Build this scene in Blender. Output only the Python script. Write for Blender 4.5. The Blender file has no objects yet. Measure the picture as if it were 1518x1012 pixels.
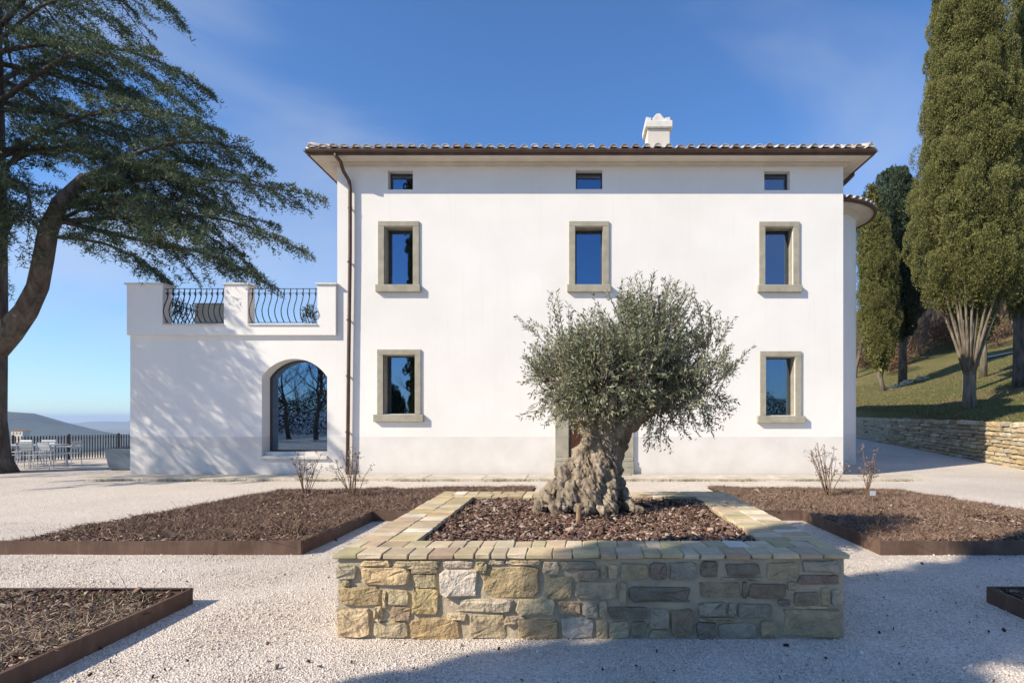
import bpy, bmesh, math, random
import numpy as np
from mathutils import Vector, Matrix, noise as mnoise

# ------------------------------------------------------------------ camera, sky, sun, exposure
sc = bpy.context.scene
FPX, CX, CY, EYE = 880.0, 855.0, 618.0, 1.6          # focal length and principal point in photo pixels, eye height in metres
cam_d = bpy.data.cameras.new('camera'); cam = bpy.data.objects.new('camera', cam_d)
sc.collection.objects.link(cam); sc.camera = cam
cam.location = (0, 0, EYE); cam.rotation_euler = (math.pi/2, 0, 0)
cam_d.sensor_width = 36.0; cam_d.lens = 36.0*FPX/1518.0
cam_d.shift_x = (759.0-CX)/1518.0; cam_d.shift_y = (CY-506.0)/1518.0
cam_d.clip_start = 0.05; cam_d.clip_end = 60000

SUN = Vector((1.74, 1.0, -1.38)).normalized()         # direction the light travels
SUN_EL = math.asin(-SUN.z); SUN_AZ = math.atan2(-SUN.x, -SUN.y)
world = bpy.data.worlds.new('World'); sc.world = world; world.use_nodes = True
nt = world.node_tree; nt.nodes.clear()
wo = nt.nodes.new('ShaderNodeOutputWorld'); bg = nt.nodes.new('ShaderNodeBackground')
sky = nt.nodes.new('ShaderNodeTexSky'); sky.sky_type = 'NISHITA'; sky.sun_disc = False
sky.sun_elevation = SUN_EL; sky.sun_rotation = SUN_AZ
sky.altitude = 400; sky.air_density = 1.0; sky.dust_density = 0.12; sky.ozone_density = 2.0
tc = nt.nodes.new('ShaderNodeTexCoord')
mp = nt.nodes.new('ShaderNodeMapping'); mp.inputs['Scale'].default_value = (1.0, 1.0, 2.6); mp.inputs['Location'].default_value = (0.46, 4.191, 8.84)
mp.inputs['Rotation'].default_value = (0.0, 0.35, 0.0)
nt.links.new(tc.outputs['Generated'], mp.inputs['Vector'])
cn = nt.nodes.new('ShaderNodeTexNoise'); cn.inputs['Scale'].default_value = 1.25; cn.inputs['Detail'].default_value = 7; cn.inputs['Roughness'].default_value = 0.45
cn.inputs['Distortion'].default_value = 0.5
nt.links.new(mp.outputs['Vector'], cn.inputs['Vector'])
cr = nt.nodes.new('ShaderNodeMapRange'); cr.inputs['From Min'].default_value = 0.47; cr.inputs['From Max'].default_value = 0.72
cr.inputs['To Min'].default_value = 0.0; cr.inputs['To Max'].default_value = 0.56; cr.interpolation_type = 'SMOOTHSTEP'
nt.links.new(cn.outputs['Fac'], cr.inputs['Value'])
cm = nt.nodes.new('ShaderNodeMix'); cm.data_type = 'RGBA'
cm.inputs['B'].default_value = (5.2, 5.6, 6.3, 1)
nt.links.new(cr.outputs['Result'], cm.inputs['Factor'])
hs = nt.nodes.new('ShaderNodeMix'); hs.data_type = 'RGBA'; hs.blend_type = 'MULTIPLY'; hs.inputs['Factor'].default_value = 1.0
hs.inputs['B'].default_value = (0.75, 1.10, 1.50, 1)          # clear winter air
nt.links.new(sky.outputs['Color'], hs.inputs['A']); nt.links.new(hs.outputs['Result'], cm.inputs['A'])
nt.links.new(cm.outputs['Result'], bg.inputs['Color']); bg.inputs['Strength'].default_value = 0.10
nt.links.new(bg.outputs['Background'], wo.inputs['Surface'])

sun_d = bpy.data.lights.new('sun', 'SUN'); sun_d.energy = 5.0; sun_d.angle = math.radians(0.55); sun_d.color = (1.0, 0.905, 0.755)
sun = bpy.data.objects.new('sun', sun_d); sc.collection.objects.link(sun)
sun.location = (-20, -12, 30); sun.rotation_euler = SUN.to_track_quat('-Z', 'Y').to_euler()
sc.view_settings.view_transform = 'Standard'; sc.view_settings.look = 'None'; sc.view_settings.gamma = 1
sc.view_settings.use_curve_mapping = False
sc.view_settings.exposure = 0.39

# ------------------------------------------------------------------ helpers
random.seed(7); RNG = np.random.default_rng(11)
COL = sc.collection

def P(px, py, Y):                                     # a photo pixel at a known distance
    return Vector(((px-CX)*Y/FPX, Y, EYE-(py-CY)*Y/FPX))
def XP(px, Y): return (px-CX)*Y/FPX
def ZP(py, Y): return EYE-(py-CY)*Y/FPX

def tag(o, label=None, cat=None, group=None, kind=None):
    if label: o['label'] = label
    if cat: o['category'] = cat
    if group: o['group'] = group
    if kind: o['kind'] = kind
    return o

def empty(name, loc=(0, 0, 0), rz=0.0):
    o = bpy.data.objects.new(name, None); COL.objects.link(o)
    o.location = loc; o.rotation_euler = (0, 0, rz); o.empty_display_size = 0.2
    return o

def link(name, me, parent=None, mat=None):
    o = bpy.data.objects.new(name, me); COL.objects.link(o)
    if parent: o.parent = parent
    if mat is not None and len(me.materials) == 0: me.materials.append(mat)
    return o

class MB:
    def __init__(s): s.v = []; s.f = []
    def add(s, vs, fs):
        b = len(s.v); s.v += [tuple(v) for v in vs]; s.f += [tuple(i+b for i in f) for f in fs]
    def box(s, c, d, rot=None):
        x, y, z = d[0]/2, d[1]/2, d[2]/2
        vs = [Vector(p) for p in ((-x,-y,-z),(x,-y,-z),(x,y,-z),(-x,y,-z),(-x,-y,z),(x,-y,z),(x,y,z),(-x,y,z))]
        if rot is not None: vs = [rot @ v for v in vs]
        c = Vector(c)
        s.add([v+c for v in vs], [(0,3,2,1),(4,5,6,7),(0,1,5,4),(1,2,6,5),(2,3,7,6),(3,0,4,7)])
    def bb(s, x0, x1, y0, y1, z0, z1):
        s.box(((x0+x1)/2, (y0+y1)/2, (z0+z1)/2), (abs(x1-x0), abs(y1-y0), abs(z1-z0)))
    def tube(s, path, rad, n=8, cap=True):
        path = [Vector(p) for p in path]; m = len(path)
        if not hasattr(rad, '__len__'): rad = [rad]*m
        up = Vector((0.123, 0.31, 1)).normalized(); rings = []
        t0 = (path[1]-path[0]).normalized()
        a = t0.cross(up)
        if a.length < 0.1: a = t0.cross(Vector((1, 0, 0)))
        a.normalize()
        for i, p in enumerate(path):
            t = (path[min(i+1, m-1)]-path[max(i-1, 0)]).normalized()
            a = (a-t*a.dot(t)).normalized(); b = t.cross(a)
            rings.append([p+(a*math.cos(2*math.pi*k/n)+b*math.sin(2*math.pi*k/n))*rad[i] for k in range(n)])
        vs = [v for r in rings for v in r]; fs = []
        for i in range(m-1):
            for k in range(n):
                fs.append((i*n+k, i*n+(k+1) % n, (i+1)*n+(k+1) % n, (i+1)*n+k))
        if cap:
            fs.append(tuple(range(n-1, -1, -1))); fs.append(tuple((m-1)*n+k for k in range(n)))
        s.add(vs, fs)
    def prism(s, poly, y0, y1):                        # polygon in x,z extruded along y
        n = len(poly)
        vs = [(x, y0, z) for x, z in poly]+[(x, y1, z) for x, z in poly]
        fs = [tuple(range(n)), tuple(range(2*n-1, n-1, -1))]+[(i, i+n, (i+1) % n+n, (i+1) % n) for i in range(n)]
        s.add(vs, fs)
    def mesh(s, name, smooth=False):
        me = bpy.data.meshes.new(name); me.from_pydata(s.v, [], s.f); me.validate(); me.update()
        if smooth: me.polygons.foreach_set('use_smooth', [True]*len(me.polygons))
        return me
    def build(s, name, mat, parent=None, smooth=False, bevel=0.0):
        me = s.mesh(name, smooth); me.materials.append(mat)
        if bevel > 0:
            bm = bmesh.new(); bm.from_mesh(me)
            bmesh.ops.recalc_face_normals(bm, faces=bm.faces)
            bmesh.ops.bevel(bm, geom=list(bm.edges), offset=bevel, segments=1, affect='EDGES', clamp_overlap=True)
            bm.to_mesh(me); bm.free()
        return link(name, me, parent)

def tri_mesh(name, V, nv=3, smooth=False):             # soup of separate triangles / quads: V is (N*nv, 3)
    N = len(V)//nv
    me = bpy.data.meshes.new(name)
    me.vertices.add(len(V)); me.vertices.foreach_set('co', np.asarray(V, dtype=np.float32).ravel())
    me.loops.add(len(V)); me.loops.foreach_set('vertex_index', np.arange(len(V), dtype=np.int32))
    me.polygons.add(N); me.polygons.foreach_set('loop_start', np.arange(N, dtype=np.int32)*nv)
    me.update(calc_edges=True)
    return me

def poly_soup(name, base_v, base_f, T):                # copies of one small shape: T is (N,3,4) affine transforms
    base_v = np.asarray(base_v, float); nvb = len(base_v); N = len(T)
    V = np.einsum('nij,kj->nki', T[:, :, :3], base_v)+T[:, None, :, 3]
    F = np.asarray(base_f, dtype=np.int64); k = F.shape[1]
    L = (F[None]+(np.arange(N)*nvb)[:, None, None]).reshape(-1)
    me = bpy.data.meshes.new(name)
    me.vertices.add(N*nvb); me.vertices.foreach_set('co', V.astype(np.float32).ravel())
    me.loops.add(len(L)); me.loops.foreach_set('vertex_index', L.astype(np.int32))
    me.polygons.add(N*len(F)); me.polygons.foreach_set('loop_start', (np.arange(N*len(F))*k).astype(np.int32))
    me.update(calc_edges=True)
    return me

def rand_rot(n, rng, tilt=1.0):                        # random spin about z then a random tilt
    a = rng.uniform(0, 2*np.pi, n); b = rng.normal(0, tilt, n); c = rng.normal(0, tilt, n)
    ca, sa, cb, sb, cc, s_ = np.cos(a), np.sin(a), np.cos(b), np.sin(b), np.cos(c), np.sin(c)
    Z = np.zeros(n); O = np.ones(n)
    Rz = np.stack([ca, -sa, Z, sa, ca, Z, Z, Z, O], -1).reshape(n, 3, 3)
    Rx = np.stack([O, Z, Z, Z, cb, -sb, Z, sb, cb], -1).reshape(n, 3, 3)
    Ry = np.stack([cc, Z, s_, Z, O, Z, -s_, Z, cc], -1).reshape(n, 3, 3)
    return Rx @ Ry @ Rz

def unit(a): return a/np.maximum(np.linalg.norm(a, axis=-1, keepdims=True), 1e-9)

def spikes(pos, d, ln, wd, rng):                       # thin triangles
    d = unit(d); r = unit(np.cross(d, rng.normal(size=d.shape)))
    a = pos-r*(wd*0.5)[:, None]; b = pos+r*(wd*0.5)[:, None]; c = pos+d*ln[:, None]
    return np.stack([a, b, c], 1).reshape(-1, 3)

def leaves(pos, d, ln, wd, rng):                       # lozenge leaves, one quad each
    d = unit(d); r = unit(np.cross(d, rng.normal(size=d.shape)))
    m = pos+d*(ln*0.45)[:, None]
    return np.stack([pos, m+r*(wd*0.5)[:, None], pos+d*ln[:, None], m-r*(wd*0.5)[:, None]], 1).reshape(-1, 3)

def copy_tree(o, parent=None):
    c = o.copy(); COL.objects.link(c); c.parent = parent
    for ch in [x for x in bpy.data.objects if x.parent == o]: copy_tree(ch, c)
    return c

def fbm(x, y, z=0.0, o=4):
    return mnoise.fractal(Vector((x, y, z)), 1.0, 2.0, o)

# ------------------------------------------------------------------ materials
def new_mat(name):
    m = bpy.data.materials.new(name); m.use_nodes = True
    t = m.node_tree; b = t.nodes['Principled BSDF']
    return m, t, b
def N(t, typ, **kw):
    n = t.nodes.new(typ)
    for k, v in kw.items():
        if k in n.inputs: n.inputs[k].default_value = v
        else: setattr(n, k, v)
    return n
def ramp(t, src, stops):
    r = t.nodes.new('ShaderNodeValToRGB'); e = r.color_ramp.elements
    e[0].position, e[0].color = stops[0][0], (*stops[0][1], 1)
    e[1].position, e[1].color = stops[-1][0], (*stops[-1][1], 1)
    for p, c in stops[1:-1]:
        x = e.new(p); x.color = (*c, 1)
    t.links.new(src, r.inputs['Fac']); return r.outputs['Color']
def mix(t, f, a, b, mode='MIX'):
    m = t.nodes.new('ShaderNodeMix'); m.data_type = 'RGBA'; m.blend_type = mode
    for k, v in (('Factor', f), ('A', a), ('B', b)):
        if isinstance(v, (int, float)): m.inputs[k].default_value = v
        elif isinstance(v, tuple): m.inputs[k].default_value = (*v, 1) if len(v) == 3 else v
        else: t.links.new(v, m.inputs[k])
    return m.outputs['Result']
def coords(t, kind='Object', scale=(1, 1, 1)):
    c = t.nodes.new('ShaderNodeTexCoord'); m = t.nodes.new('ShaderNodeMapping'); m.inputs['Scale'].default_value = scale
    t.links.new(c.outputs[kind], m.inputs['Vector']); return m.outputs['Vector']
def wpos(t, scale=(1, 1, 1)):
    c = t.nodes.new('ShaderNodeNewGeometry'); m = t.nodes.new('ShaderNodeMapping'); m.inputs['Scale'].default_value = scale
    t.links.new(c.outputs['Position'], m.inputs['Vector']); return m.outputs['Vector']
def noise(t, vec, scale, detail=4, rough=0.55):
    n = N(t, 'ShaderNodeTexNoise', Scale=scale, Detail=detail, Roughness=rough); t.links.new(vec, n.inputs['Vector']); return n.outputs['Fac']
def voro(t, vec, scale, out='Distance'):
    n = N(t, 'ShaderNodeTexVoronoi', Scale=scale); t.links.new(vec, n.inputs['Vector']); return n.outputs[out]
def bump(t, b, h, strength=0.3, dist=0.01, prev=None):
    n = N(t, 'ShaderNodeBump', Strength=strength, Distance=dist); t.links.new(h, n.inputs['Height'])
    if prev is not None: t.links.new(prev, n.inputs['Normal'])
    t.links.new(n.outputs['Normal'], b.inputs['Normal']); return n.outputs['Normal']
def setc(t, b, c, rough=0.8, spec=0.3, metal=0.0):
    if isinstance(c, tuple): b.inputs['Base Color'].default_value = (*c, 1)
    else: t.links.new(c, b.inputs['Base Color'])
    b.inputs['Roughness'].default_value = rough; b.inputs['Specular IOR Level'].default_value = spec; b.inputs['Metallic'].default_value = metal
M = {}
def simple(name, c, rough=0.7, spec=0.3, metal=0.0, var=0.15, scale=6.0, bs=0.15, bd=0.004):
    m, t, b = new_mat(name); v = coords(t)
    n = noise(t, v, scale, 5)
    lo = tuple(x*(1-var) for x in c); hi = tuple(min(1, x*(1+var)) for x in c)
    setc(t, b, ramp(t, n, [(0.3, lo), (0.7, hi)]), rough, spec, metal)
    if bs: bump(t, b, noise(t, v, scale*5, 4), bs, bd)
    M[name] = m; return m

def mk_plaster():
    m, t, b = new_mat('plaster'); v = wpos(t)
    n1 = noise(t, v, 0.6, 5); n2 = noise(t, v, 9, 5)
    c = ramp(t, n1, [(0.3, (0.755, 0.715, 0.66)), (0.7, (0.825, 0.785, 0.73))])
    c = mix(t, mix_f(t, n2, 0.45, 0.75, 0.10), c, (0.70, 0.68, 0.64))
    st_ = noise(t, wpos(t, (5.0, 5.0, 0.22)), 1.6, 5, 0.6)
    c = mix(t, mix_f(t, st_, 0.56, 0.80, 0.22), c, (0.60, 0.55, 0.48))      # faint rain streaks
    # painted plinth band below about one metre
    g = t.nodes.new('ShaderNodeNewGeometry'); sx = t.nodes.new('ShaderNodeSeparateXYZ'); t.links.new(g.outputs['Position'], sx.inputs[0])
    mr = N(t, 'ShaderNodeMapRange'); mr.inputs['From Min'].default_value = 1.065; mr.inputs['From Max'].default_value = 1.075
    mr.inputs['To Min'].default_value = 1; mr.inputs['To Max'].default_value = 0; t.links.new(sx.outputs['Z'], mr.inputs['Value'])
    pl = ramp(t, noise(t, v, 1.7, 6), [(0.3, (0.64, 0.60, 0.55)), (0.7, (0.74, 0.70, 0.65))])
    c = mix(t, mr.outputs['Result'], c, pl)
    # rain splash and dust at the foot
    mr2 = N(t, 'ShaderNodeMapRange'); mr2.inputs['From Min'].default_value = 0.0; mr2.inputs['From Max'].default_value = 0.35
    mr2.inputs['To Min'].default_value = 0.55; mr2.inputs['To Max'].default_value = 0.0; t.links.new(sx.outputs['Z'], mr2.inputs['Value'])
    mu = N(t, 'ShaderNodeMath', operation='MULTIPLY'); t.links.new(mr2.outputs['Result'], mu.inputs[0]); t.links.new(noise(t, v, 3.5, 5), mu.inputs[1])
    c = mix(t, mu.outputs[0], c, (0.50, 0.44, 0.35))
    setc(t, b, c, 0.9, 0.15)
    p = bump(t, b, noise(t, v, 1.1, 3), 0.35, 0.03)
    bump(t, b, noise(t, v, 45, 3), 0.12, 0.004, p)
    M['plaster'] = m
def mix_f(t, src, a, b_, top):
    mr = N(t, 'ShaderNodeMapRange'); mr.inputs['From Min'].default_value = a; mr.inputs['From Max'].default_value = b_
    mr.inputs['To Min'].default_value = 0; mr.inputs['To Max'].default_value = top
    t.links.new(src, mr.inputs['Value']); return mr.outputs['Result']
mk_plaster()

def mk_gravel():
    m, t, b = new_mat('gravel'); v = wpos(t)
    big = noise(t, v, 0.35, 5); fine = voro(t, v, 70, 'Color'); d = voro(t, v, 70)
    sep = t.nodes.new('ShaderNodeSeparateColor'); t.links.new(fine, sep.inputs[0])
    c = ramp(t, sep.outputs['Red'], [(0.0, (0.46, 0.38, 0.305)), (0.4, (0.68, 0.585, 0.49)), (1.0, (0.84, 0.75, 0.65))])
    c = mix(t, mix_f(t, big, 0.42, 0.7, 0.55), c, (0.47, 0.41, 0.345))
    n3 = noise(t, v, 6, 6, 0.7)
    c = mix(t, mix_f(t, n3, 0.52, 0.75, 0.35), c, (0.42, 0.37, 0.32))
    setc(t, b, c, 0.9, 0.2)
    p = bump(t, b, d, 0.9, 0.012); p = bump(t, b, noise(t, v, 160, 3), 0.5, 0.006, p); bump(t, b, noise(t, v, 2.2, 4), 0.35, 0.05, p)
    M['gravel'] = m
    m, t, b = new_mat('pebble'); g = t.nodes.new('ShaderNodeNewGeometry')
    c = ramp(t, g.outputs['Random Per Island'], [(0.0, (0.36, 0.29, 0.23)), (0.2, (0.61, 0.52, 0.43)), (0.7, (0.74, 0.645, 0.55)), (1.0, (0.85, 0.775, 0.69))])
    setc(t, b, c, 0.85, 0.25); M['pebble'] = m
mk_gravel()

def island(name, stops, rough=0.8, spec=0.2, trans=None, under=None, nscale=0):
    m, t, b = new_mat(name); g = t.nodes.new('ShaderNodeNewGeometry')
    c = ramp(t, g.outputs['Random Per Island'], stops)
    if nscale:
        v = wpos(t); c = mix(t, mix_f(t, noise(t, v, nscale, 3), 0.35, 0.65, 0.55), c, tuple(x*0.55 for x in stops[0][1]), 'MIX')
    if under: c = mix(t, g.outputs['Backfacing'], c, under)
    setc(t, b, c, rough, spec)
    if trans:
        tr = t.nodes.new('ShaderNodeBsdfTranslucent'); t.links.new(c, tr.inputs['Color'])
        ms = t.nodes.new('ShaderNodeMixShader'); ms.inputs[0].default_value = trans
        o = t.nodes['Material Output']; t.links.new(b.outputs[0], ms.inputs[1]); t.links.new(tr.outputs[0], ms.inputs[2]); t.links.new(ms.outputs[0], o.inputs['Surface'])
    M[name] = m
island('mulch_chip', [(0.0, (0.040, 0.024, 0.018)), (0.35, (0.115, 0.064, 0.044)), (0.75, (0.215, 0.132, 0.094)), (1.0, (0.48, 0.36, 0.28))], 0.85)
island('dry_twig', [(0.0, (0.085, 0.052, 0.038)), (0.5, (0.215, 0.135, 0.094)), (1.0, (0.46, 0.33, 0.23))], 0.85)
island('straw_litter', [(0.0, (0.12, 0.082, 0.056)), (0.5, (0.31, 0.225, 0.155)), (1.0, (0.62, 0.50, 0.36))], 0.85)
island('olive_leaf', [(0.0, (0.078, 0.088, 0.034)), (0.5, (0.175, 0.18, 0.085)), (1.0, (0.36, 0.35, 0.19))], 0.45, 0.4, 0.22, (0.27, 0.28, 0.185))
island('cedar_needle', [(0.0, (0.030, 0.058, 0.040)), (0.5, (0.075, 0.115, 0.066)), (0.85, (0.135, 0.165, 0.078)), (1.0, (0.27, 0.27, 0.11))], 0.6, 0.3, 0.22)
island('cypress_leaf', [(0.0, (0.080, 0.086, 0.026)), (0.5, (0.155, 0.155, 0.050)), (1.0, (0.25, 0.235, 0.082))], 0.75, 0.15, 0.15)
island('dark_leaf', [(0.0, (0.015, 0.028, 0.016)), (0.5, (0.035, 0.055, 0.028)), (1.0, (0.075, 0.095, 0.045))], 0.6, 0.3, 0.12)
island('fallen_leaf', [(0.0, (0.020, 0.012, 0.008)), (0.6, (0.07, 0.04, 0.022)), (1.0, (0.20, 0.12, 0.06))], 0.8)
island('grass_blade', [(0.0, (0.08, 0.09, 0.028)), (0.5, (0.16, 0.15, 0.055)), (1.0, (0.30, 0.25, 0.12))], 0.8, 0.2, 0.2)
island('russet_leaf', [(0.0, (0.09, 0.045, 0.025)), (0.5, (0.20, 0.105, 0.06)), (1.0, (0.32, 0.20, 0.12))], 0.8, 0.2, 0.2)
island('far_foliage', [(0.0, (0.045, 0.050, 0.030)), (0.5, (0.085, 0.080, 0.048)), (1.0, (0.14, 0.12, 0.075))], 0.9)

simple('stone_trim', (0.345, 0.315, 0.245), 0.85, 0.2, var=0.16, scale=5, bs=0.3, bd=0.006)
simple('cream_plaster', (0.63, 0.57, 0.49), 0.9, 0.15, var=0.08, scale=2)
simple('cap_stone', (0.66, 0.62, 0.56), 0.85, 0.2, var=0.12, scale=6)
simple('copper', (0.105, 0.062, 0.045), 0.55, 0.4, 0.25, var=0.25, scale=4)
simple('window_wood', (0.060, 0.050, 0.042), 0.5, 0.4, var=0.2, scale=12)
simple('door_wood', (0.23, 0.085, 0.038), 0.45, 0.4, var=0.3, scale=9)
simple('room_shade', (0.045, 0.042, 0.040), 0.9, 0.1, var=0.3, scale=2, bs=0)  # near-black lining: the unlit room's darkness is put into the colour
simple('curtain', (0.72, 0.70, 0.66), 0.9, 0.1, var=0.05, scale=3)
simple('iron', (0.022, 0.024, 0.030), 0.45, 0.4, 0.3, var=0.3, scale=9)
simple('fence_steel', (0.075, 0.065, 0.060), 0.55, 0.4, 0.2, var=0.3, scale=5)
simple('white_metal', (0.50, 0.52, 0.54), 0.4, 0.5, var=0.06, scale=6, bs=0)
simple('grey_planter', (0.125, 0.165, 0.20), 0.6, 0.4, var=0.1, scale=3)
simple('soil', (0.055, 0.034, 0.024), 0.95, 0.1, var=0.45, scale=9, bs=0.9, bd=0.03)
simple('paving', (0.52, 0.455, 0.36), 0.9, 0.2, var=0.2, scale=2.5, bs=0.4, bd=0.01)
simple('shrub_stem', (0.20, 0.13, 0.085), 0.8, 0.2, var=0.4, scale=12)
simple('hose', (0.012, 0.012, 0.013), 0.6, 0.3, var=0.2, bs=0)
simple('mortar', (0.43, 0.36, 0.25), 0.95, 0.1, var=0.22, scale=4, bs=0.7, bd=0.02)
simple('dark_joint', (0.20, 0.165, 0.115), 0.95, 0.1, var=0.3, scale=6, bs=0.7, bd=0.02)
simple('far_wall', (0.62, 0.55, 0.46), 0.9, 0.1, var=0.1, scale=1, bs=0)
simple('far_roof', (0.30, 0.16, 0.10), 0.9, 0.1, var=0.2, scale=1, bs=0)
simple('far_window', (0.03, 0.03, 0.035), 0.4, 0.4, var=0.1, bs=0)
simple('hill_cover', (0.040, 0.050, 0.040), 0.95, 0.1, var=0.35, scale=0.004, bs=0)
simple('stake_wood', (0.30, 0.20, 0.12), 0.85, 0.2, var=0.3, scale=20)
simple('pale_path', (0.42, 0.38, 0.31), 0.9, 0.2, var=0.12, scale=3)
simple('terracotta', (0.36, 0.17, 0.10), 0.85, 0.2, var=0.2, scale=6)

def mk_corten():
    m, t, b = new_mat('corten'); v = wpos(t)
    n = noise(t, v, 3, 7, 0.65); n2 = noise(t, wpos(t, (1, 1, 0.2)), 14, 4)
    c = ramp(t, n, [(0.25, (0.075, 0.046, 0.034)), (0.55, (0.135, 0.084, 0.062)), (0.8, (0.20, 0.135, 0.10))])
    c = mix(t, mix_f(t, n2, 0.5, 0.8, 0.4), c, (0.24, 0.17, 0.125))
    setc(t, b, c, 0.8, 0.25, 0.1); bump(t, b, noise(t, v, 60, 3), 0.2, 0.003); M['corten'] = m
mk_corten()

def tinted(name, rough=0.85, s1=7.0, s2=38.0, dark=0.6, light=1.25, bs=0.7, bd=0.015):   # per-object colour times stone grain
    m, t, b = new_mat(name); oi = t.nodes.new('ShaderNodeObjectInfo'); v = wpos(t)
    g = ramp(t, noise(t, v, s1, 6, 0.65), [(0.25, (dark,)*3), (0.75, (light,)*3)])
    c = mix(t, 1.0, oi.outputs['Color'], g, 'MULTIPLY')
    c = mix(t, mix_f(t, noise(t, v, s2, 3), 0.55, 0.8, 0.45), c, (0.30, 0.27, 0.22))
    setc(t, b, c, rough, 0.2)
    p = bump(t, b, noise(t, v, s1*1.5, 5), bs, bd*1.5); bump(t, b, noise(t, v, s2*1.6, 3), bs*0.6, bd*0.4, p)
    M[name] = m
tinted('wall_stone', 0.92, 7.5, 34.0, 0.62, 1.30, 1.0, 0.03); tinted('paver', 0.8, 6.0, 30.0, 0.72, 1.2, 0.4, 0.008); tinted('roof_tile', 0.9, 9.0, 40.0, 0.55, 1.25, 0.4, 0.01)

def mk_bark(name, lo, hi, s=(1, 1, 0.35), sc_=9, bs=0.9, bd=0.04):
    m, t, b = new_mat(name); v = coords(t, 'Object', s)
    n = noise(t, v, sc_, 8, 0.65); w = voro(t, v, sc_*1.6)
    c = ramp(t, n, [(0.3, lo), (0.7, hi)])
    setc(t, b, c, 0.92, 0.1)
    p = bump(t, b, w, bs*0.7, bd); bump(t, b, n, bs, bd, p); M[name] = m
mk_bark('olive_bark', (0.115, 0.086, 0.060), (0.44, 0.36, 0.265), (1, 1, 0.40), 8, 1.0, 0.03)
mk_bark('cedar_bark', (0.050, 0.040, 0.033), (0.20, 0.165, 0.135), (1, 1, 0.3), 5, 1.0, 0.09)
mk_bark('cypress_bark', (0.10, 0.078, 0.055), (0.30, 0.25, 0.185), (1, 1, 0.15), 8)
mk_bark('bare_bark', (0.09, 0.070, 0.055), (0.24, 0.19, 0.15), (1, 1, 0.3), 5, 0.5)

def mk_lawn():
    m, t, b = new_mat('lawn'); v = wpos(t)
    n = noise(t, v, 0.25, 6, 0.6); n2 = noise(t, v, 3.0, 6, 0.7)
    c = ramp(t, n, [(0.35, (0.20, 0.155, 0.075)), (0.5, (0.15, 0.14, 0.052)), (0.68, (0.10, 0.12, 0.035))])
    c = mix(t, mix_f(t, n2, 0.45, 0.7, 0.6), c, (0.24, 0.185, 0.095))
    setc(t, b, c, 0.95, 0.1)
    p = bump(t, b, n2, 0.6, 0.15); bump(t, b, noise(t, v, 40, 4), 0.9, 0.05, p); M['lawn'] = m
    m, t, b = new_mat('far_ground'); v = wpos(t)
    f = voro(t, v, 0.006, 'Color'); sp = t.nodes.new('ShaderNodeSeparateColor'); t.links.new(f, sp.inputs[0])
    c = ramp(t, sp.outputs['Red'], [(0.1, (0.075, 0.075, 0.040)), (0.45, (0.13, 0.115, 0.065)), (0.8, (0.20, 0.17, 0.11)), (0.95, (0.30, 0.26, 0.19))])
    c = mix(t, mix_f(t, noise(t, v, 0.02, 6, 0.7), 0.5, 0.6, 0.8), c, (0.045, 0.055, 0.028))
    setc(t, b, c, 0.95, 0.1); M['far_ground'] = m
mk_lawn()

def mk_glass():
    m, t, b = new_mat('window_glass')
    for n in list(t.nodes):
        if n.type != 'OUTPUT_MATERIAL': t.nodes.remove(n)
    gl = N(t, 'ShaderNodeBsdfGlossy', Roughness=0.012); gl.inputs['Color'].default_value = (0.40, 0.57, 0.84, 1)
    tr = N(t, 'ShaderNodeBsdfTransparent'); tr.inputs['Color'].default_value = (0.50, 0.54, 0.55, 1)
    fr = N(t, 'ShaderNodeFresnel', IOR=1.7); ad = N(t, 'ShaderNodeMath', operation='ADD'); ad.inputs[1].default_value = 0.22
    t.links.new(fr.outputs[0], ad.inputs[0])
    nz = N(t, 'ShaderNodeTexNoise', Scale=0.9); g = t.nodes.new('ShaderNodeNewGeometry'); t.links.new(g.outputs['Position'], nz.inputs['Vector'])
    bp = N(t, 'ShaderNodeBump', Strength=0.02, Distance=0.05); t.links.new(nz.outputs['Fac'], bp.inputs['Height']); t.links.new(bp.outputs[0], gl.inputs['Normal'])
    ms = N(t, 'ShaderNodeMixShader'); t.links.new(ad.outputs[0], ms.inputs[0]); t.links.new(tr.outputs[0], ms.inputs[1]); t.links.new(gl.outputs[0], ms.inputs[2])
    t.links.new(ms.outputs[0], t.nodes['Material Output'].inputs['Surface']); M['window_glass'] = m
mk_glass()

# ------------------------------------------------------------------ the setting: ground, yard, lawn slope, far hills
def wall_x(y): return 11.6+0.1*y                       # foot of the retaining wall
def lane_z(y): return 0.0 if y < 17 else 0.036*(y-17)
def lawn_z(x, y):
    u = x-wall_x(y)
    z = 1.33+0.05*(y-18)+0.22*u
    if y > 46: z += 0.10*(y-46)
    return z+0.10*fbm(x*0.15, y*0.15)

def grid_mesh(name, xs, ys, fz, mat, kind='structure', smooth=True):
    nx, ny = len(xs), len(ys); v = []; f = []
    for j in range(ny):
        for i in range(nx):
            q = fz(xs[i], ys[j]); v.append(q)
    for j in range(ny-1):
        for i in range(nx-1): f.append((j*nx+i, j*nx+i+1, (j+1)*nx+i+1, (j+1)*nx+i))
    mb = MB(); mb.v = v; mb.f = f
    o = mb.build(name, mat, smooth=smooth); o['kind'] = kind; return o

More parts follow.
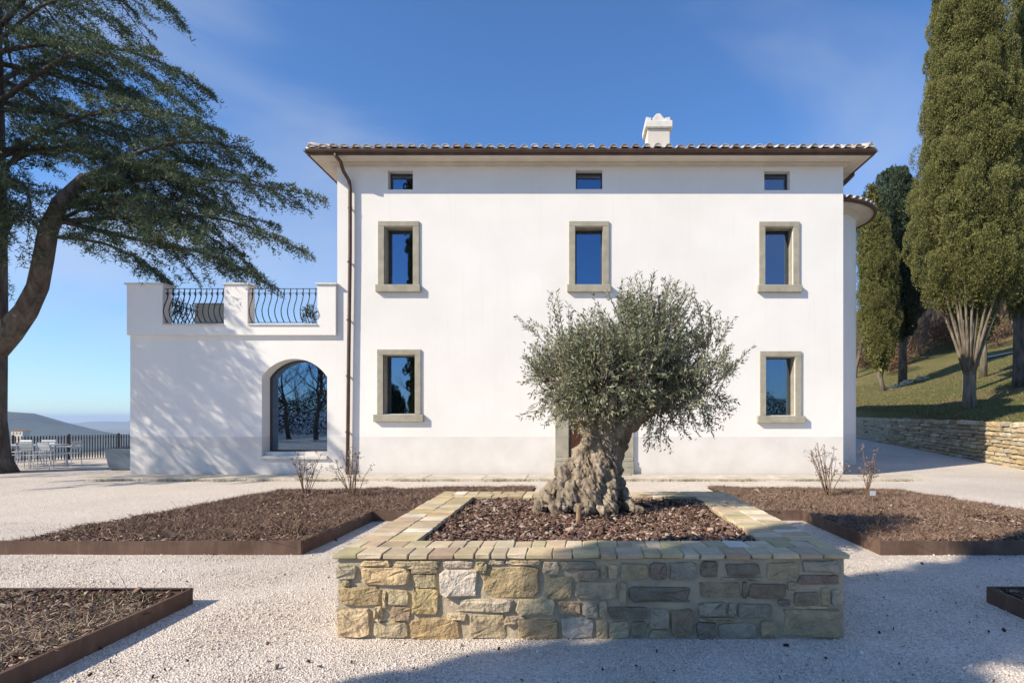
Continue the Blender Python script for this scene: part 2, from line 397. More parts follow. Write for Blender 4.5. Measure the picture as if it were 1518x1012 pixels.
# ground: one sheet, flat round the yard, falling away to the valley on the left and behind
def ground_z(x, y):
    d = math.hypot(max(0, -20.6-x), max(0, y-32 if x < 10 else y-150, -60-y))
    d = max(d, max(0, x-150))
    return -0.06-150*(1-math.exp(-d/1000.0))-min(d*0.04, 3.0)
v = []; f = []; na = 180
radii = [0, 3, 8, 14, 19, 21, 24, 28, 33, 40, 50, 65, 90, 130, 190, 280, 400, 600, 900, 1300, 1900, 2800, 4200, 6500, 10000, 15000, 22000]
for r in radii[1:]:
    for k in range(na):
        a = 2*math.pi*k/na; x, y = r*math.sin(a), r*math.cos(a); v.append((x, y, ground_z(x, y)))
v.append((0, 0, -0.06)); c0 = len(v)-1
for k in range(na): f.append((c0, (k+1) % na, k))
for j in range(len(radii)-2):
    for k in range(na): f.append((j*na+k, j*na+(k+1) % na, (j+1)*na+(k+1) % na, (j+1)*na+k))
g = MB(); g.v = v; g.f = f
tag(g.build('ground', M['far_ground'], smooth=True), kind='structure')

# gravel yard and the lane that climbs past the house
xs = [-20.5+i*0.75 for i in range(44)]; ys = [-24+i*0.9 for i in range(80)]
def yard_pt(x, y):
    xe = -20.5+(x+20.5)/(xs[-1]+20.5)*(wall_x(y)+0.15+20.5)
    return (xe, y, lane_z(y)*max(0, min(1, (xe-4)/4))+0.012*fbm(xe*0.7, y*0.7))
grid_mesh('gravel_yard', xs, ys, yard_pt, M['gravel'])

ys = [12+i*1.6 for i in range(90)]; us = [0.12+0.06*i*i*0.35+0.5*i for i in range(46)]
grid_mesh('lawn', us, ys, lambda u, y: (wall_x(y)+u, y, lawn_z(wall_x(y)+u, y) if u > 0.2 else 1.24+0.012*(y-18)), M['lawn'])
# pale path across the top of the lawn
xs_ = [30.5+i*1.0 for i in range(34)]
def path_pt(x, w): y = 46.0-0.10*(x-20); return (x, y+w, lawn_z(x, y+w)+0.10)
grid_mesh('path', xs_, [0, 0.7, 1.4], path_pt, M['pale_path'])

# far hills: a near ridge on the left and a pale range behind it
def hill(name, Y, prof, depth, base):
    ps = []
    for i in range(len(prof)-1):
        for k in range(8): a = k/8.0; ps.append((prof[i][0]*(1-a)+prof[i+1][0]*a, prof[i][1]*(1-a)+prof[i+1][1]*a))
    mb = MB(); nx = len(ps); rows = [(-1, 0), (-0.6, 0.25), (-0.3, 0.62), (-0.1, 0.92), (0, 1), (0.15, 0.9), (0.6, 0.4), (1, 0)]
    for t_, h in rows:
        for i, (px, py) in enumerate(ps):
            q = P(px, py, Y); top = q.z+(2.0e-3*Y)*fbm(i*0.35, Y*0.01, 3)*0.6
            mb.v.append((q.x, Y+t_*depth+0.05*depth*fbm(i*0.2, t_*2), base+(top-base)*h+(top-base)*0.10*fbm(i*0.4, t_*3, 7)*(1 if 0 < h < 1 else 0)))
    for j in range(len(rows)-1):
        for i in range(nx-1): mb.f.append((j*nx+i, j*nx+i+1, (j+1)*nx+i+1, (j+1)*nx+i))
    tag(mb.build(name, M['hill_cover'], smooth=True), kind='structure')
hill('hill', 3000, [(-420, 600), (-200, 596), (-90, 604), (-30, 606), (6, 609.5), (18, 611.5), (36, 621), (55, 630), (80, 635.5), (105, 639), (140, 643), (190, 646), (260, 652)], 900, -150)
hill('far_hill', 11000, [(-700, 622), (-400, 618), (-200, 627), (-60, 624), (60, 631), (100, 628), (150, 624.5), (200, 624), (260, 627), (330, 622), (450, 626), (700, 622)], 2500, -260)

# ------------------------------------------------------------------ villa
WY = 16.0
villa = empty('villa', (0.36, WY, 0))
tag(villa, 'white plastered three storey villa with tiled roof, arched window and terrace wing', 'house')
def W(o):                                              # parts were modelled in world coordinates: keep them where they are under a parent
    o.matrix_parent_inverse = Matrix.Identity(4)
    return o
def hb(mb, name, mat, parent=None, **kw):              # build a part of the villa, mesh stored relative to the villa's base
    vx = villa.location
    mb.v = [(a-vx.x, b-vx.y, c-vx.z) for a, b, c in mb.v]
    return mb.build(name, mat, parent or villa, **kw)

X0, X1, YB = XP(500, WY), XP(1250, WY), 27.6
HT = 8.42
wins = []                                              # opening rectangles x0,x1,z0,z1 at the wall face
def opening(px0, px1, py0, py1): return (XP(px0, WY), XP(px1, WY), ZP(py1, WY), ZP(py0, WY))
UP = [opening(570, 612.6, 336, 422.7), opening(852.6, 893.6, 336, 422.7), opening(1134, 1175.5, 336.5, 423)]
GF = [opening(568.5, 615.5, 526, 614), opening(1135, 1178.5, 528.5, 616)]
AT = [opening(575, 612, 253, 281), opening(853.5, 893, 252, 280.5), opening(1133, 1171, 253.5, 282)]
DOOR = (XP(843, WY), XP(917, WY), 0.0, 2.45)
ARX0, ARX1, ARZ0, ARS, ART = XP(388, WY), XP(485, WY), 0.53, 2.68, 3.17
def arch_poly(x0, x1, z0, zs, zt, n=18):
    w = (x1-x0)/2; rise = zt-zs; R = (w*w+rise*rise)/(2*rise); cx, cz = (x0+x1)/2, zt-R
    a0 = math.asin(w/R); p = [(x0, z0), (x1, z0)]
    for i in range(n+1):
        a = a0-2*a0*i/n; p.append((cx+R*math.sin(a), cz+R*math.cos(a)))
    return p
def boolean_cut(body, cuts, name):
    b = link('tmp_body', body.mesh('tmp_body')); c = link('tmp_cut', cuts.mesh('tmp_cut'))
    for o in (b, c):
        bm = bmesh.new(); bm.from_mesh(o.data); bmesh.ops.recalc_face_normals(bm, faces=bm.faces); bm.to_mesh(o.data); bm.free()
    m = b.modifiers.new('cut', 'BOOLEAN'); m.operation = 'DIFFERENCE'; m.object = c; m.solver = 'EXACT'
    dg = bpy.context.evaluated_depsgraph_get(); me = bpy.data.meshes.new_from_object(b.evaluated_get(dg))
    bpy.data.objects.remove(b); bpy.data.objects.remove(c); me.name = name
    me.transform(Matrix.Translation(-villa.location)); return me
body = MB(); body.bb(X0, X1, WY, YB, -0.3, HT)
cut = MB()
for (a, b_, c, d) in UP+GF+AT: cut.bb(a, b_, WY-0.2, WY+1.6, c, d)
cut.bb(DOOR[0], DOOR[1], WY-0.2, WY+1.2, 0.10, DOOR[3])
me = boolean_cut(body, cut, 'wall'); me.materials.append(M['plaster']); link('wall', me, villa)

# stone-framed windows
def ring(mb, x0, x1, z0, z1, t, y0, y1):               # rectangular frame of four butted bars
    mb.bb(x0, x0+t, y0, y1, z0, z1); mb.bb(x1-t, x1, y0, y1, z0, z1)
    mb.bb(x0+t, x1-t, y0, y1, z0, z0+t); mb.bb(x0+t, x1-t, y0, y1, z1-t, z1)
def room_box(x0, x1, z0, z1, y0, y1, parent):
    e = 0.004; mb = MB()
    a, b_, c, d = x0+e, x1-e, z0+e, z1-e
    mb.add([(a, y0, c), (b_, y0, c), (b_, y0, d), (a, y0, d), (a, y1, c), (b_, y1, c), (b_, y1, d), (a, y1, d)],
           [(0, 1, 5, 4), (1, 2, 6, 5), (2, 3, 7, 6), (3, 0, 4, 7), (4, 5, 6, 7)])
    hb(mb, 'dark_interior', M['room_shade'], parent)
def window(op, stone, rec, label=None, sill_ext=0.05, jw=0.165, lw=0.135, curtain=False):
    x0, x1, z0, z1 = op; y = WY+rec
    fr = MB(); ring(fr, x0+0.003, x1-0.003, z0+0.003, z1-0.003, 0.035, y, y+0.06)
    w = hb(fr, 'window', M['window_wood'])
    if label: w['label'] = label
    p = MB(); p.bb(x0+0.038, x1-0.038, y+0.022, y+0.034, z0+0.038, z1-0.038); hb(p, 'pane', M['window_glass'], w)
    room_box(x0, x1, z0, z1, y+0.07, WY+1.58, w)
    if curtain:
        c = MB(); pts = []
        for i in range(13):
            a = i/12.0; pts.append((x0+0.04+0.20*a, y+0.11+0.02*math.sin(a*22)))
        for i in range(12):
            (xa, ya), (xb, yb) = pts[i], pts[i+1]
            h0 = z0+0.55-0.45*(i/12.0)**0.6; h1 = z0+0.55-0.45*((i+1)/12.0)**0.6
            c.add([(xa, ya, z0+0.01), (xb, yb, z0+0.01), (xb, yb, h1), (xa, ya, h0)], [(0, 1, 2, 3)])
        hb(c, 'curtain', M['curtain'], w)
    if stone:
        for s in (-1, 1):
            j = MB(); xa, xb = (x0-jw, x0) if s < 0 else (x1, x1+jw)
            j.bb(xa, xb, WY-0.045, WY+0.05, z0, z1); hb(j, 'jamb', M['stone_trim'], w, bevel=0.006)
            j = MB(); xa, xb = (x0+0.001, x0+0.012) if s < 0 else (x1-0.012, x1-0.001)
            j.bb(xa, xb, WY+0.052, y-0.002, z0+0.014, z1-0.014); hb(j, 'reveal', M['stone_trim'], w)
        l = MB(); l.bb(x0-jw, x1+jw, WY-0.047, WY+0.05, z1+0.001, z1+lw); hb(l, 'lintel', M['stone_trim'], w, bevel=0.006)
        l = MB(); l.bb(x0+0.001, x1-0.001, WY+0.052, y-0.002, z1-0.013, z1-0.001); hb(l, 'soffit_stone', M['stone_trim'], w)
        s_ = MB(); s_.bb(x0-jw-sill_ext, x1+jw+sill_ext, WY-0.12, WY+0.05, z0-0.20, z0-0.001); hb(s_, 'sill', M['stone_trim'], w, bevel=0.012)
        s_ = MB(); s_.bb(x0+0.001, x1-0.001, WY+0.052, y-0.002, z0+0.001, z0+0.013); hb(s_, 'sill_bed', M['cap_stone'], w)
    return w
for i, o in enumerate(UP): window(o, True, 0.30, curtain=(i == 0))
for i, o in enumerate(GF): window(o, True, 0.30, sill_ext=0.085, jw=0.16, lw=0.145)
for i, o in enumerate(AT): window(o, False, 0.22)

# entrance behind the olive tree
x0, x1, z0, z1 = DOOR
dr = MB(); ring(dr, x0+0.003, x1-0.003, 0.105, z1-0.003, 0.06, WY+0.36, WY+0.44); dr = hb(dr, 'door', M['window_wood']); dr['label'] = 'red brown wooden double door in a grey stone surround'
xm = (x0+x1)/2
for s in (0, 1):
    lf = MB(); a, b_ = (x0+0.065, xm-0.004) if s == 0 else (xm+0.004, x1-0.065)
    lf.bb(a, b_, WY+0.385, WY+0.425, 0.17, z1-0.065)
    leaf = hb(lf, 'door_leaf', M['door_wood'], dr)
for s in (0, 1):
    a, b_ = (x0+0.065, xm-0.004) if s == 0 else (xm+0.004, x1-0.065)
    for (c, d) in ((0.27, 0.95), (1.05, 1.65), (1.75, 2.28)):
        pn = MB(); pn.bb(a+0.10, b_-0.10, WY+0.368, WY+0.384, c, d); hb(pn, 'door_panel', M['door_wood'], dr, bevel=0.006)
kb = MB(); kb.tube([(xm+0.07, WY+0.385, 1.08), (xm+0.07, WY+0.32, 1.08)], [0.028, 0.034], 10); hb(kb, 'handle', M['iron'], dr)
for s in (-1, 1):
    xa, xb = (x0-0.40, x0-0.002) if s < 0 else (x1+0.002, x1+0.40)
    j = MB(); j.bb(xa+0.04, xb, WY-0.08, WY+0.05, 0.52, z1); hb(j, 'jamb', M['stone_trim'], dr, bevel=0.008)
    j = MB(); j.bb(xa, xb, WY-0.16, WY+0.05, 0.06, 0.24); hb(j, 'plinth_block', M['stone_trim'], dr, bevel=0.012)
    j = MB(); j.bb(xa+0.02, xb, WY-0.13, WY+0.05, 0.242, 0.40); hb(j, 'plinth_block', M['stone_trim'], dr, bevel=0.012)
    j = MB(); j.bb(xa+0.03, xb, WY-0.105, WY+0.05, 0.402, 0.518); hb(j, 'plinth_block', M['stone_trim'], dr, bevel=0.02)
j = MB(); j.bb(x0-0.38, x1+0.38, WY-0.085, WY+0.05, z1+0.002, z1+0.30); hb(j, 'lintel', M['stone_trim'], dr, bevel=0.01)
j = MB(); j.bb(x0-0.40, x1+0.40, WY-0.16, WY+0.05, z1+0.302, z1+0.38); hb(j, 'cornice', M['stone_trim'], dr, bevel=0.02)
j = MB(); j.bb(x0-0.3, x1+0.3, WY-0.42, WY+0.3, 0.05, 0.099); hb(j, 'doorstep', M['stone_trim'], dr, bevel=0.01)

# terrace wing
WX0 = XP(193, WY); WYB = 19.0; WTOP = ZP(497, WY)
body = MB(); body.bb(WX0, X0-0.001, WY, WYB, -0.3, WTOP)
cut = MB(); cut.prism(arch_poly(ARX0, ARX1, ARZ0, ARS, ART), WY-0.2, WY+2.2)
me = boolean_cut(body, cut, 'wing_wall'); me.materials.append(M['plaster']); link('wing_wall', me, villa)
aw = MB(); yA = WY+0.42                                # arched window: frame bars follow the arch
po = arch_poly(ARX0+0.004, ARX1-0.004, ARZ0+0.13, ARS-0.002, ART-0.004); pi_ = arch_poly(ARX0+0.045, ARX1-0.045, ARZ0+0.17, ARS-0.02, ART-0.045)
n = len(po); vs = [(x, yA, z) for x, z in po]+[(x, yA, z) for x, z in pi_]+[(x, yA+0.06, z) for x, z in po]+[(x, yA+0.06, z) for x, z in pi_]
fs = []
for i in range(n):
    k = (i+1) % n
    fs += [(i, k, n+k, n+i), (n+i, n+k, 3*n+k, 3*n+i), (2*n+k, 2*n+i, 3*n+i, 3*n+k), (k, i, 2*n+i, 2*n+k)]
aw.add(vs, fs); aw = hb(aw, 'arched_window', M['window_wood']); aw['label'] = 'tall segmental arched window reflecting bare trees'
pn = MB(); pn.prism(pi_, yA+0.024, yA+0.036); hb(pn, 'pane', M['window_glass'], aw)
rm = MB(); pr = arch_poly(ARX0+0.006, ARX1-0.006, ARZ0+0.006, ARS-0.004, ART-0.008); n = len(pr)
rm.add([(x, yA+0.08, z) for x, z in pr]+[(x, WY+2.18, z) for x, z in pr], [(i, (i+1) % n, (i+1) % n+n, i+n) for i in range(n)]+[tuple(range(n, 2*n))]); hb(rm, 'dark_interior', M['room_shade'], aw)
sl = MB(); sl.bb(ARX0+0.003, ARX1-0.003, WY+0.12, yA+0.05, ARZ0+0.001, ARZ0+0.125); hb(sl, 'sill_block', M['cap_stone'], aw, bevel=0.008)
sl = MB(); sl.bb(ARX0-0.02, ARX1+0.02, WY-0.07, WY+0.118, ARZ0-0.06, ARZ0+0.03); hb(sl, 'sill', M['cap_stone'], aw, bevel=0.008)

# terrace parapet, piers, coping, railings
PF, PBK = WY-0.10, WY+0.26                             # parapet front and back faces
PX0, PX1 = XP(188, PF), XP(497.5, PF)
zB, zS, zT = WTOP-0.002, ZP(482, PF), ZP(422, PF)
sill_z = zS
pp = MB(); pp.bb(PX0, PX1, PF, PBK, zB, zS); hb(pp, 'parapet', M['plaster'])
pp = MB(); pp.bb(PX0, PX0+0.36, PBK+0.001, WYB+0.1, zB, zS); hb(pp, 'parapet', M['plaster'])
pp = MB(); pp.bb(PX0+0.361, X0-0.002, WYB-0.26, WYB+0.1, zB, zS+0.2); hb(pp, 'parapet', M['plaster'])
fl = MB(); fl.bb(PX0+0.361, X0-0.002, PBK+0.001, WYB-0.261, zB, zB+0.12); hb(fl, 'terrace_floor', M['terracotta'])
piers = [(PX0, XP(241, PF), PF, PBK), (XP(332, PF), XP(367, PF), PF, PBK), (XP(470.5, PF), PX1, PF, PBK), (PX0, PX0+1.0, WYB-0.28, WYB+0.1)]
for (a, b_, c, d) in piers:
    q = MB(); q.bb(a, b_, c, d, zS+0.001, zT); q = hb(q, 'pier', M['plaster'])
    k = MB(); k.bb(a-0.045, b_+0.045, c-0.045, d+0.045, zT+0.001, zT+0.045); hb(k, 'cap', M['cap_stone'], q, bevel=0.008)
bays = [(XP(241, PF), XP(332, PF)), (XP(367, PF), XP(470.5, PF))]
for (a, b_) in bays:
    k = MB(); k.bb(a+0.002, b_-0.002, PF-0.04, PBK+0.02, zS+0.001, zS+0.035); hb(k, 'coping', M['cap_stone'], None, bevel=0.006)
bal = MB(); h = zT-zS-0.12
prof = [(0.00, 0.06), (-0.06, 0.10), (-0.15, 0.22), (-0.18, 0.36), (-0.13, 0.52), (-0.05, 0.66), (0.0, 0.80), (0.0, 1.0)]
bal.tube([(0, dy, 0.035+h*t_) for dy, t_ in prof], 0.0135, 6)
cu = []                                                # the scroll at the head of each bar
for i in range(9):
    a = i/8*1.6*math.pi; r = 0.052*(1-0.55*i/8); cu.append((0, -0.008-r*math.sin(a), 0.035+h*0.90-0.052+r*math.cos(a)))
bal.tube(cu, 0.011, 5)
bal_me = bal.mesh('baluster', True); bal_me.materials.append(M['iron'])
def railing(p0, p1, nb, bulge_dir_rot):
    p0 = Vector(p0); p1 = Vector(p1); d = p1-p0; L = d.length; rz = math.atan2(d.y, d.x)
    rl = MB(); rl.box((L/2, 0, h+0.035), (L, 0.035, 0.012)); rl.box((L/2, 0, 0.035+0.055), (L, 0.025, 0.010)); rl.box((L/2, 0, 0.035+h*0.87), (L, 0.02, 0.009))
    o = rl.build('railing', M['iron'], villa); o.location = p0-villa.location; o.rotation_euler = (0, 0, rz)
    for i in range(nb):
        b = link('baluster', bal_me, o); b.location = (L*(i+0.5)/nb, 0, 0)
for (a, b_) in bays: railing((a, PF+0.10, zS), (b_, PF+0.10, zS), 11, 0)
railing((PX0+0.14, WYB-0.29, zS), (PX0+0.14, PBK, zS), 15, 0)

# eaves: soffit, cornice, gutters
OV = 0.56; EX0, EX1, EY0, EY1 = X0-OV, X1+OV, WY-OV, YB+OV
sf = MB(); sf.bb(EX0+0.05, EX1-0.05, EY0+0.05, EY1-0.05, HT+0.001, HT+0.07); hb(sf, 'soffit', M['cream_plaster'])
def frame_run(mb, x0, x1, y0, y1, t, z0, z1):          # rectangular ring in plan
    mb.bb(x0, x1, y0, y0+t, z0, z1); mb.bb(x0, x1, y1-t, y1, z0, z1); mb.bb(x0, x0+t, y0+t, y1-t, z0, z1); mb.bb(x1-t, x1, y0+t, y1-t, z0, z1)
cn_ = MB()
for k, (o, a, b_) in enumerate(((0.06, HT-0.09, HT-0.045), (0.13, HT-0.044, HT))):
    frame_run(cn_, X0-o, X1+o, WY-o, YB+o, o-0.001, a, b_)
hb(cn_, 'cornice', M['cream_plaster'])
gt = MB(); gr_ = 0.075
def gutter(p0, p1):
    p0 = Vector(p0); p1 = Vector(p1); t = (p1-p0).normalized(); s = t.cross(Vector((0, 0, 1))); prof_ = []
    for i in range(8): a = math.pi+math.pi*i/7; prof_.append((gr_*math.cos(a), gr_*math.sin(a)))
    prof_ += [((gr_-0.008)*math.cos(2*math.pi-math.pi*i/7), (gr_-0.008)*math.sin(2*math.pi-math.pi*i/7)) for i in range(8)]
    n = len(prof_); gt.add([p+s*u+Vector((0, 0, w)) for p in (p0, p1) for u, w in prof_], [(i, (i+1) % n, (i+1) % n+n, i+n) for i in range(n)]+[tuple(range(n)), tuple(range(2*n-1, n-1, -1))])
gz = HT+0.115
gutter((EX0-0.02, EY0-0.02, gz), (EX1+0.02, EY0-0.02, gz)); gutter((EX0-0.02, EY1, gz), (EX0-0.02, EY0-0.02, gz)); gutter((EX1+0.02, EY0-0.02, gz), (EX1+0.02, EY1, gz))
gt.bb(EX0-0.01, EX1+0.01, EY0-0.01, EY0+0.045, HT-0.005, HT+0.10); gt.bb(EX0-0.01, EX0+0.045, EY0+0.046, EY1, HT-0.005, HT+0.10); gt.bb(EX1-0.045, EX1+0.01, EY0+0.046, EY1, HT-0.005, HT+0.10)
hb(gt, 'gutter', M['copper'])
dx = XP(520, WY)
dp = MB(); dp.tube([(XP(497, EY0), EY0, gz-0.07), (XP(498, EY0), EY0, gz-0.16), (XP(503, EY0), EY0+0.08, gz-0.26), (dx-0.10, WY-0.25, gz-0.42), (dx+0.0, WY-0.105, gz-0.62), (dx+0.02, WY-0.10, gz-0.85), (dx+0.02, WY-0.10, 6.0), (dx-0.02, WY-0.10, 3.0), (dx-0.05, WY-0.10, 0.07)], 0.048, 12)
dpo = hb(dp, 'downpipe', M['copper'], smooth=True)
for z in (7.2, 5.75, 4.2, 2.7, 1.2):
    b = MB(); b.tube([(dx+0.02-0.012*(7.2-z), WY-0.10, z-0.02), (dx+0.02-0.012*(7.2-z), WY-0.10, z+0.02)], 0.058, 12); b.bb(dx-0.01-0.012*(7.2-z), dx+0.03-0.012*(7.2-z), WY-0.05, WY+0.01, z-0.012, z+0.012); hb(b, 'pipe_bracket', M['copper'], dpo)
dp = MB(); dp.tube([(EX1, EY0+1.2, gz-0.07), (EX1, EY0+1.2, gz-0.16), (EX1-0.2, EY0+1.2, gz-0.36), (X1+0.09, EY0+1.2, gz-0.62), (X1+0.09, EY0+1.2, 0.07)], 0.048, 10); hb(dp, 'downpipe', M['copper'], smooth=True)

# hipped roof with curved clay tiles
SL = 0.30; rz0 = HT+0.12
rf = MB(); dpt = (EY1-EY0)/2; rh = rz0+SL*dpt; ym = (EY0+EY1)/2
vs = [(EX0, EY0, rz0), (EX1, EY0, rz0), (EX1, EY1, rz0), (EX0, EY1, rz0), (EX0+dpt, ym, rh), (EX1-dpt, ym, rh)]
rf.add(vs+[(x, y, z-0.045) for x, y, z in vs[:4]], [(0, 1, 5, 4), (1, 2, 5), (2, 3, 4, 5), (3, 0, 4), (0, 6, 7, 1), (1, 7, 8, 2), (2, 8, 9, 3), (3, 9, 6, 0), (9, 8, 7, 6)])
rfo = hb(rf, 'roof', M['terracotta'])
TL = 0.44
def half_pipe(r0, r1, L, up=1, th=0.014, n=7):
    v = []; f = []
    for (y, r) in ((0, r0), (L, r1)):
        for rr in (r, r-th):
            for i in range(n):
                a = math.pi*i/(n-1); v.append((rr*math.cos(a), y, up*rr*0.85*math.sin(a)))
    def id_(e, s, i): return (e*2+s)*n+i
    for i in range(n-1):
        f += [(id_(0, 0, i), id_(0, 0, i+1), id_(1, 0, i+1), id_(1, 0, i)), (id_(0, 1, i), id_(1, 1, i), id_(1, 1, i+1), id_(0, 1, i+1)), (id_(0, 0, i), id_(0, 1, i), id_(0, 1, i+1), id_(0, 0, i+1)), (id_(1, 0, i), id_(1, 0, i+1), id_(1, 1, i+1), id_(1, 1, i))]
    return v, f
cv, cf = half_pipe(0.098, 0.080, TL); pv, pf = half_pipe(0.10, 0.085, TL, -1)
cmb = MB(); cmb.add(cv, cf); cmb.add([(0.086*math.cos(math.pi*i/8), 0.012, 0.086*0.85*math.sin(math.pi*i/8)) for i in range(9)], [tuple(range(9))]); cover_me = cmb.mesh('tile', False); cover_me.materials.append(M['roof_tile'])
TCOL = [(0.58, 0.49, 0.41), (0.66, 0.59, 0.52), (0.48, 0.37, 0.29), (0.72, 0.67, 0.60), (0.56, 0.45, 0.36), (0.62, 0.56, 0.49)]
sang = math.atan(SL); step = 0.29; ncol = int((EX1-EX0)/step)
rest_T = []; pan_T = []
rng = np.random.default_rng(5); tiles = 0
for r in range(18):
    for c in range(ncol+1):
        x = EX0+0.12+c*(EX1-EX0-0.24)/ncol; dy = r*0.36*math.cos(sang)
        if min(x-EX0, EX1-x) < dy*0.98-0.1: continue
        jx, jr, jz = rng.normal(0, 0.008), rng.normal(0, 0.03), rng.normal(0, 0.005)
        loc = Vector((x+jx, EY0-0.055+dy+rng.normal(0, 0.012), rz0+0.045+dy*SL+jz+0.012))
        R = Matrix.Rotation(jr, 4, 'Z') @ Matrix.Rotation(sang-0.03, 4, 'X')
        if r < 5 and tiles < 270:
            t = link('tile', cover_me, rfo); t.matrix_local = Matrix.Translation(loc-villa.location) @ R; col = TCOL[rng.integers(len(TCOL))]; s = rng.uniform(0.8, 1.15); t.color = (col[0]*s, col[1]*s, col[2]*s, 1); tiles += 1
        else:
            m4 = Matrix.Translation(loc-villa.location) @ R; rest_T.append([[m4[i][j] for j in range(4)] for i in range(3)])
        m4 = Matrix.Translation(loc+Vector((step/2, 0.01, 0.055))-villa.location) @ R
        if c < ncol: pan_T.append([[m4[i][j] for j in range(4)] for i in range(3)])
for side in (-1, 1):                                    # the side slopes
    for r in range(12):
        for c in range(int((EY1-EY0)/step)):
            y = EY0+0.15+c*step; d_ = r*0.36*math.cos(sang)
            if min(y-EY0, EY1-y) < d_-0.1: continue
            xx = EX0-0.055+d_ if side < 0 else EX1+0.055-d_
            m4 = Matrix.Translation(Vector((xx, y, rz0+0.055+d_*SL))-villa.location) @ Matrix.Rotation(-math.pi/2 if side < 0 else math.pi/2, 4, 'Z') @ Matrix.Rotation(sang-0.03, 4, 'X')
            rest_T.append([[m4[i][j] for j in range(4)] for i in range(3)])
for cxn, sgn in ((EX0, 1), (EX1, -1)):                  # hip ridges
    for r in range(20):
        d_ = r*0.30+0.05; m4 = Matrix.Translation(Vector((cxn+sgn*d_, EY0+d_, rz0+0.10+d_*SL))-villa.location) @ Matrix.Rotation(-sgn*math.pi/4, 4, 'Z') @ Matrix.Rotation(math.atan(SL/1.414)-0.03, 4, 'X') @ Matrix.Scale(1.25, 4)
        rest_T.append([[m4[i][j] for j in range(4)] for i in range(3)])
for nm, bv, bf, T in (('tile_field', cv, cf, rest_T), ('tile_channel', pv, pf, pan_T)):
    me = poly_soup(nm, bv, bf, np.array(T)); me.materials.append(M['roof_tile']); o = link(nm, me, rfo); o.color = (0.60, 0.51, 0.43, 1); o['kind'] = 'stuff'

# chimney
cy_ = 18.0; ca, cb = XP(960, cy_), XP(993, cy_)
ch = MB(); ch.bb(ca, cb, cy_, cy_+0.68, 8.8, ZP(191, cy_)); ch = hb(ch, 'chimney', M['cream_plaster'], bevel=0.01)
k = MB(); k.bb(ca-0.08, cb+0.08, cy_-0.08, cy_+0.76, ZP(190.5, cy_), ZP(180, cy_)); hb(k, 'chimney_cap', M['cap_stone'], ch, bevel=0.02)
for i, (pa, pb, pz, tl) in enumerate(((957, 966, 178.5, 0.2), (986, 994, 178, -0.2))):
    k = MB(); k.box(((XP(pa, cy_)+XP(pb, cy_))/2, cy_+0.3, ZP(179.5, cy_)+0.05), (0.17, 0.6, 0.13), Matrix.Rotation(tl, 3, 'Y')); hb(k, 'cap_stone', M['cap_stone'], ch, bevel=0.015)
xm = (ca+cb)/2; zz = ZP(180, cy_)
k = MB(); k.prism([(xm-0.24, zz+0.001), (xm+0.24, zz+0.001), (xm+0.16, zz+0.14), (xm+0.05, zz+0.27), (xm-0.06, zz+0.26), (xm-0.16, zz+0.14)], cy_+0.05, cy_+0.6); hb(k, 'cap_ridge', M['cap_stone'], ch, bevel=0.012)

# round stair tower on the right flank
tx, ty, tr_, te, tz = 7.75, 20.0, 1.50, 2.05, 8.15
mb = MB(); n = 40
def circ(r, z): return [(tx+r*math.cos(2*math.pi*i/n), ty+r*math.sin(2*math.pi*i/n), z) for i in range(n)]
def lathe(mb, prof):
    b = len(mb.v)
    for r, z in prof: mb.v += circ(r, z)
    for j in range(len(prof)-1):
        for i in range(n): mb.f.append((b+j*n+i, b+j*n+(i+1) % n, b+(j+1)*n+(i+1) % n, b+(j+1)*n+i))
lathe(mb, [(tr_, -0.3), (tr_, tz)]); hb(mb, 'tower_wall', M['plaster'], smooth=True)
mb = MB(); lathe(mb, [(tr_+0.002, tz-0.18), (tr_+0.10, tz-0.15), (tr_+0.12, tz-0.02), (te-0.03, tz), (te-0.03, tz+0.06)]); hb(mb, 'tower_soffit', M['cream_plaster'], smooth=True)
mb = MB(); lathe(mb, [(te-0.028, tz-0.02), (te+0.05, tz-0.02), (te+0.07, tz+0.08), (te-0.028, tz+0.08)]); hb(mb, 'gutter', M['copper'], smooth=True)
mb = MB(); lathe(mb, [(te, tz+0.085), (0.02, tz+0.085+te*0.3)]); two = hb(mb, 'tower_roof', M['terracotta'], smooth=True)
T = []
for r in range(4):
    rr = te+0.03-r*0.40; m_ = int(2*math.pi*rr/0.27)
    for i in range(m_):
        a = 2*math.pi*i/m_; m4 = Matrix.Translation(Vector((tx+rr*math.cos(a), ty+rr*math.sin(a), tz+0.12+(te-rr)*0.3))-villa.location) @ Matrix.Rotation(a+math.pi/2, 4, 'Z') @ Matrix.Rotation(0.27, 4, 'X')
        T.append([[m4[p][q] for q in range(4)] for p in range(3)])
me = poly_soup('tile_field', cv, cf, np.array(T)); me.materials.append(M['roof_tile']); o = link('tile_field', me, two); o.color = (0.60, 0.51, 0.43, 1); o['kind'] = 'stuff'

# paved strip along the foot of the house, slab by slab
pv_ = empty('pavement', (0, 15.4, 0)); pv_['kind'] = 'structure'
x = -12.3; i = 0
rng = np.random.default_rng(9)
while x < 8.6:
    w = rng.uniform(0.9, 1.5); s_ = MB(); s_.box((0, 0, 0), (w-0.012, 1.05, 0.10))
    o = s_.build('slab', M['paving'], pv_, bevel=0.008); o.location = (x+w/2, 0.02, 0.012+rng.normal(0, 0.003)); x += w

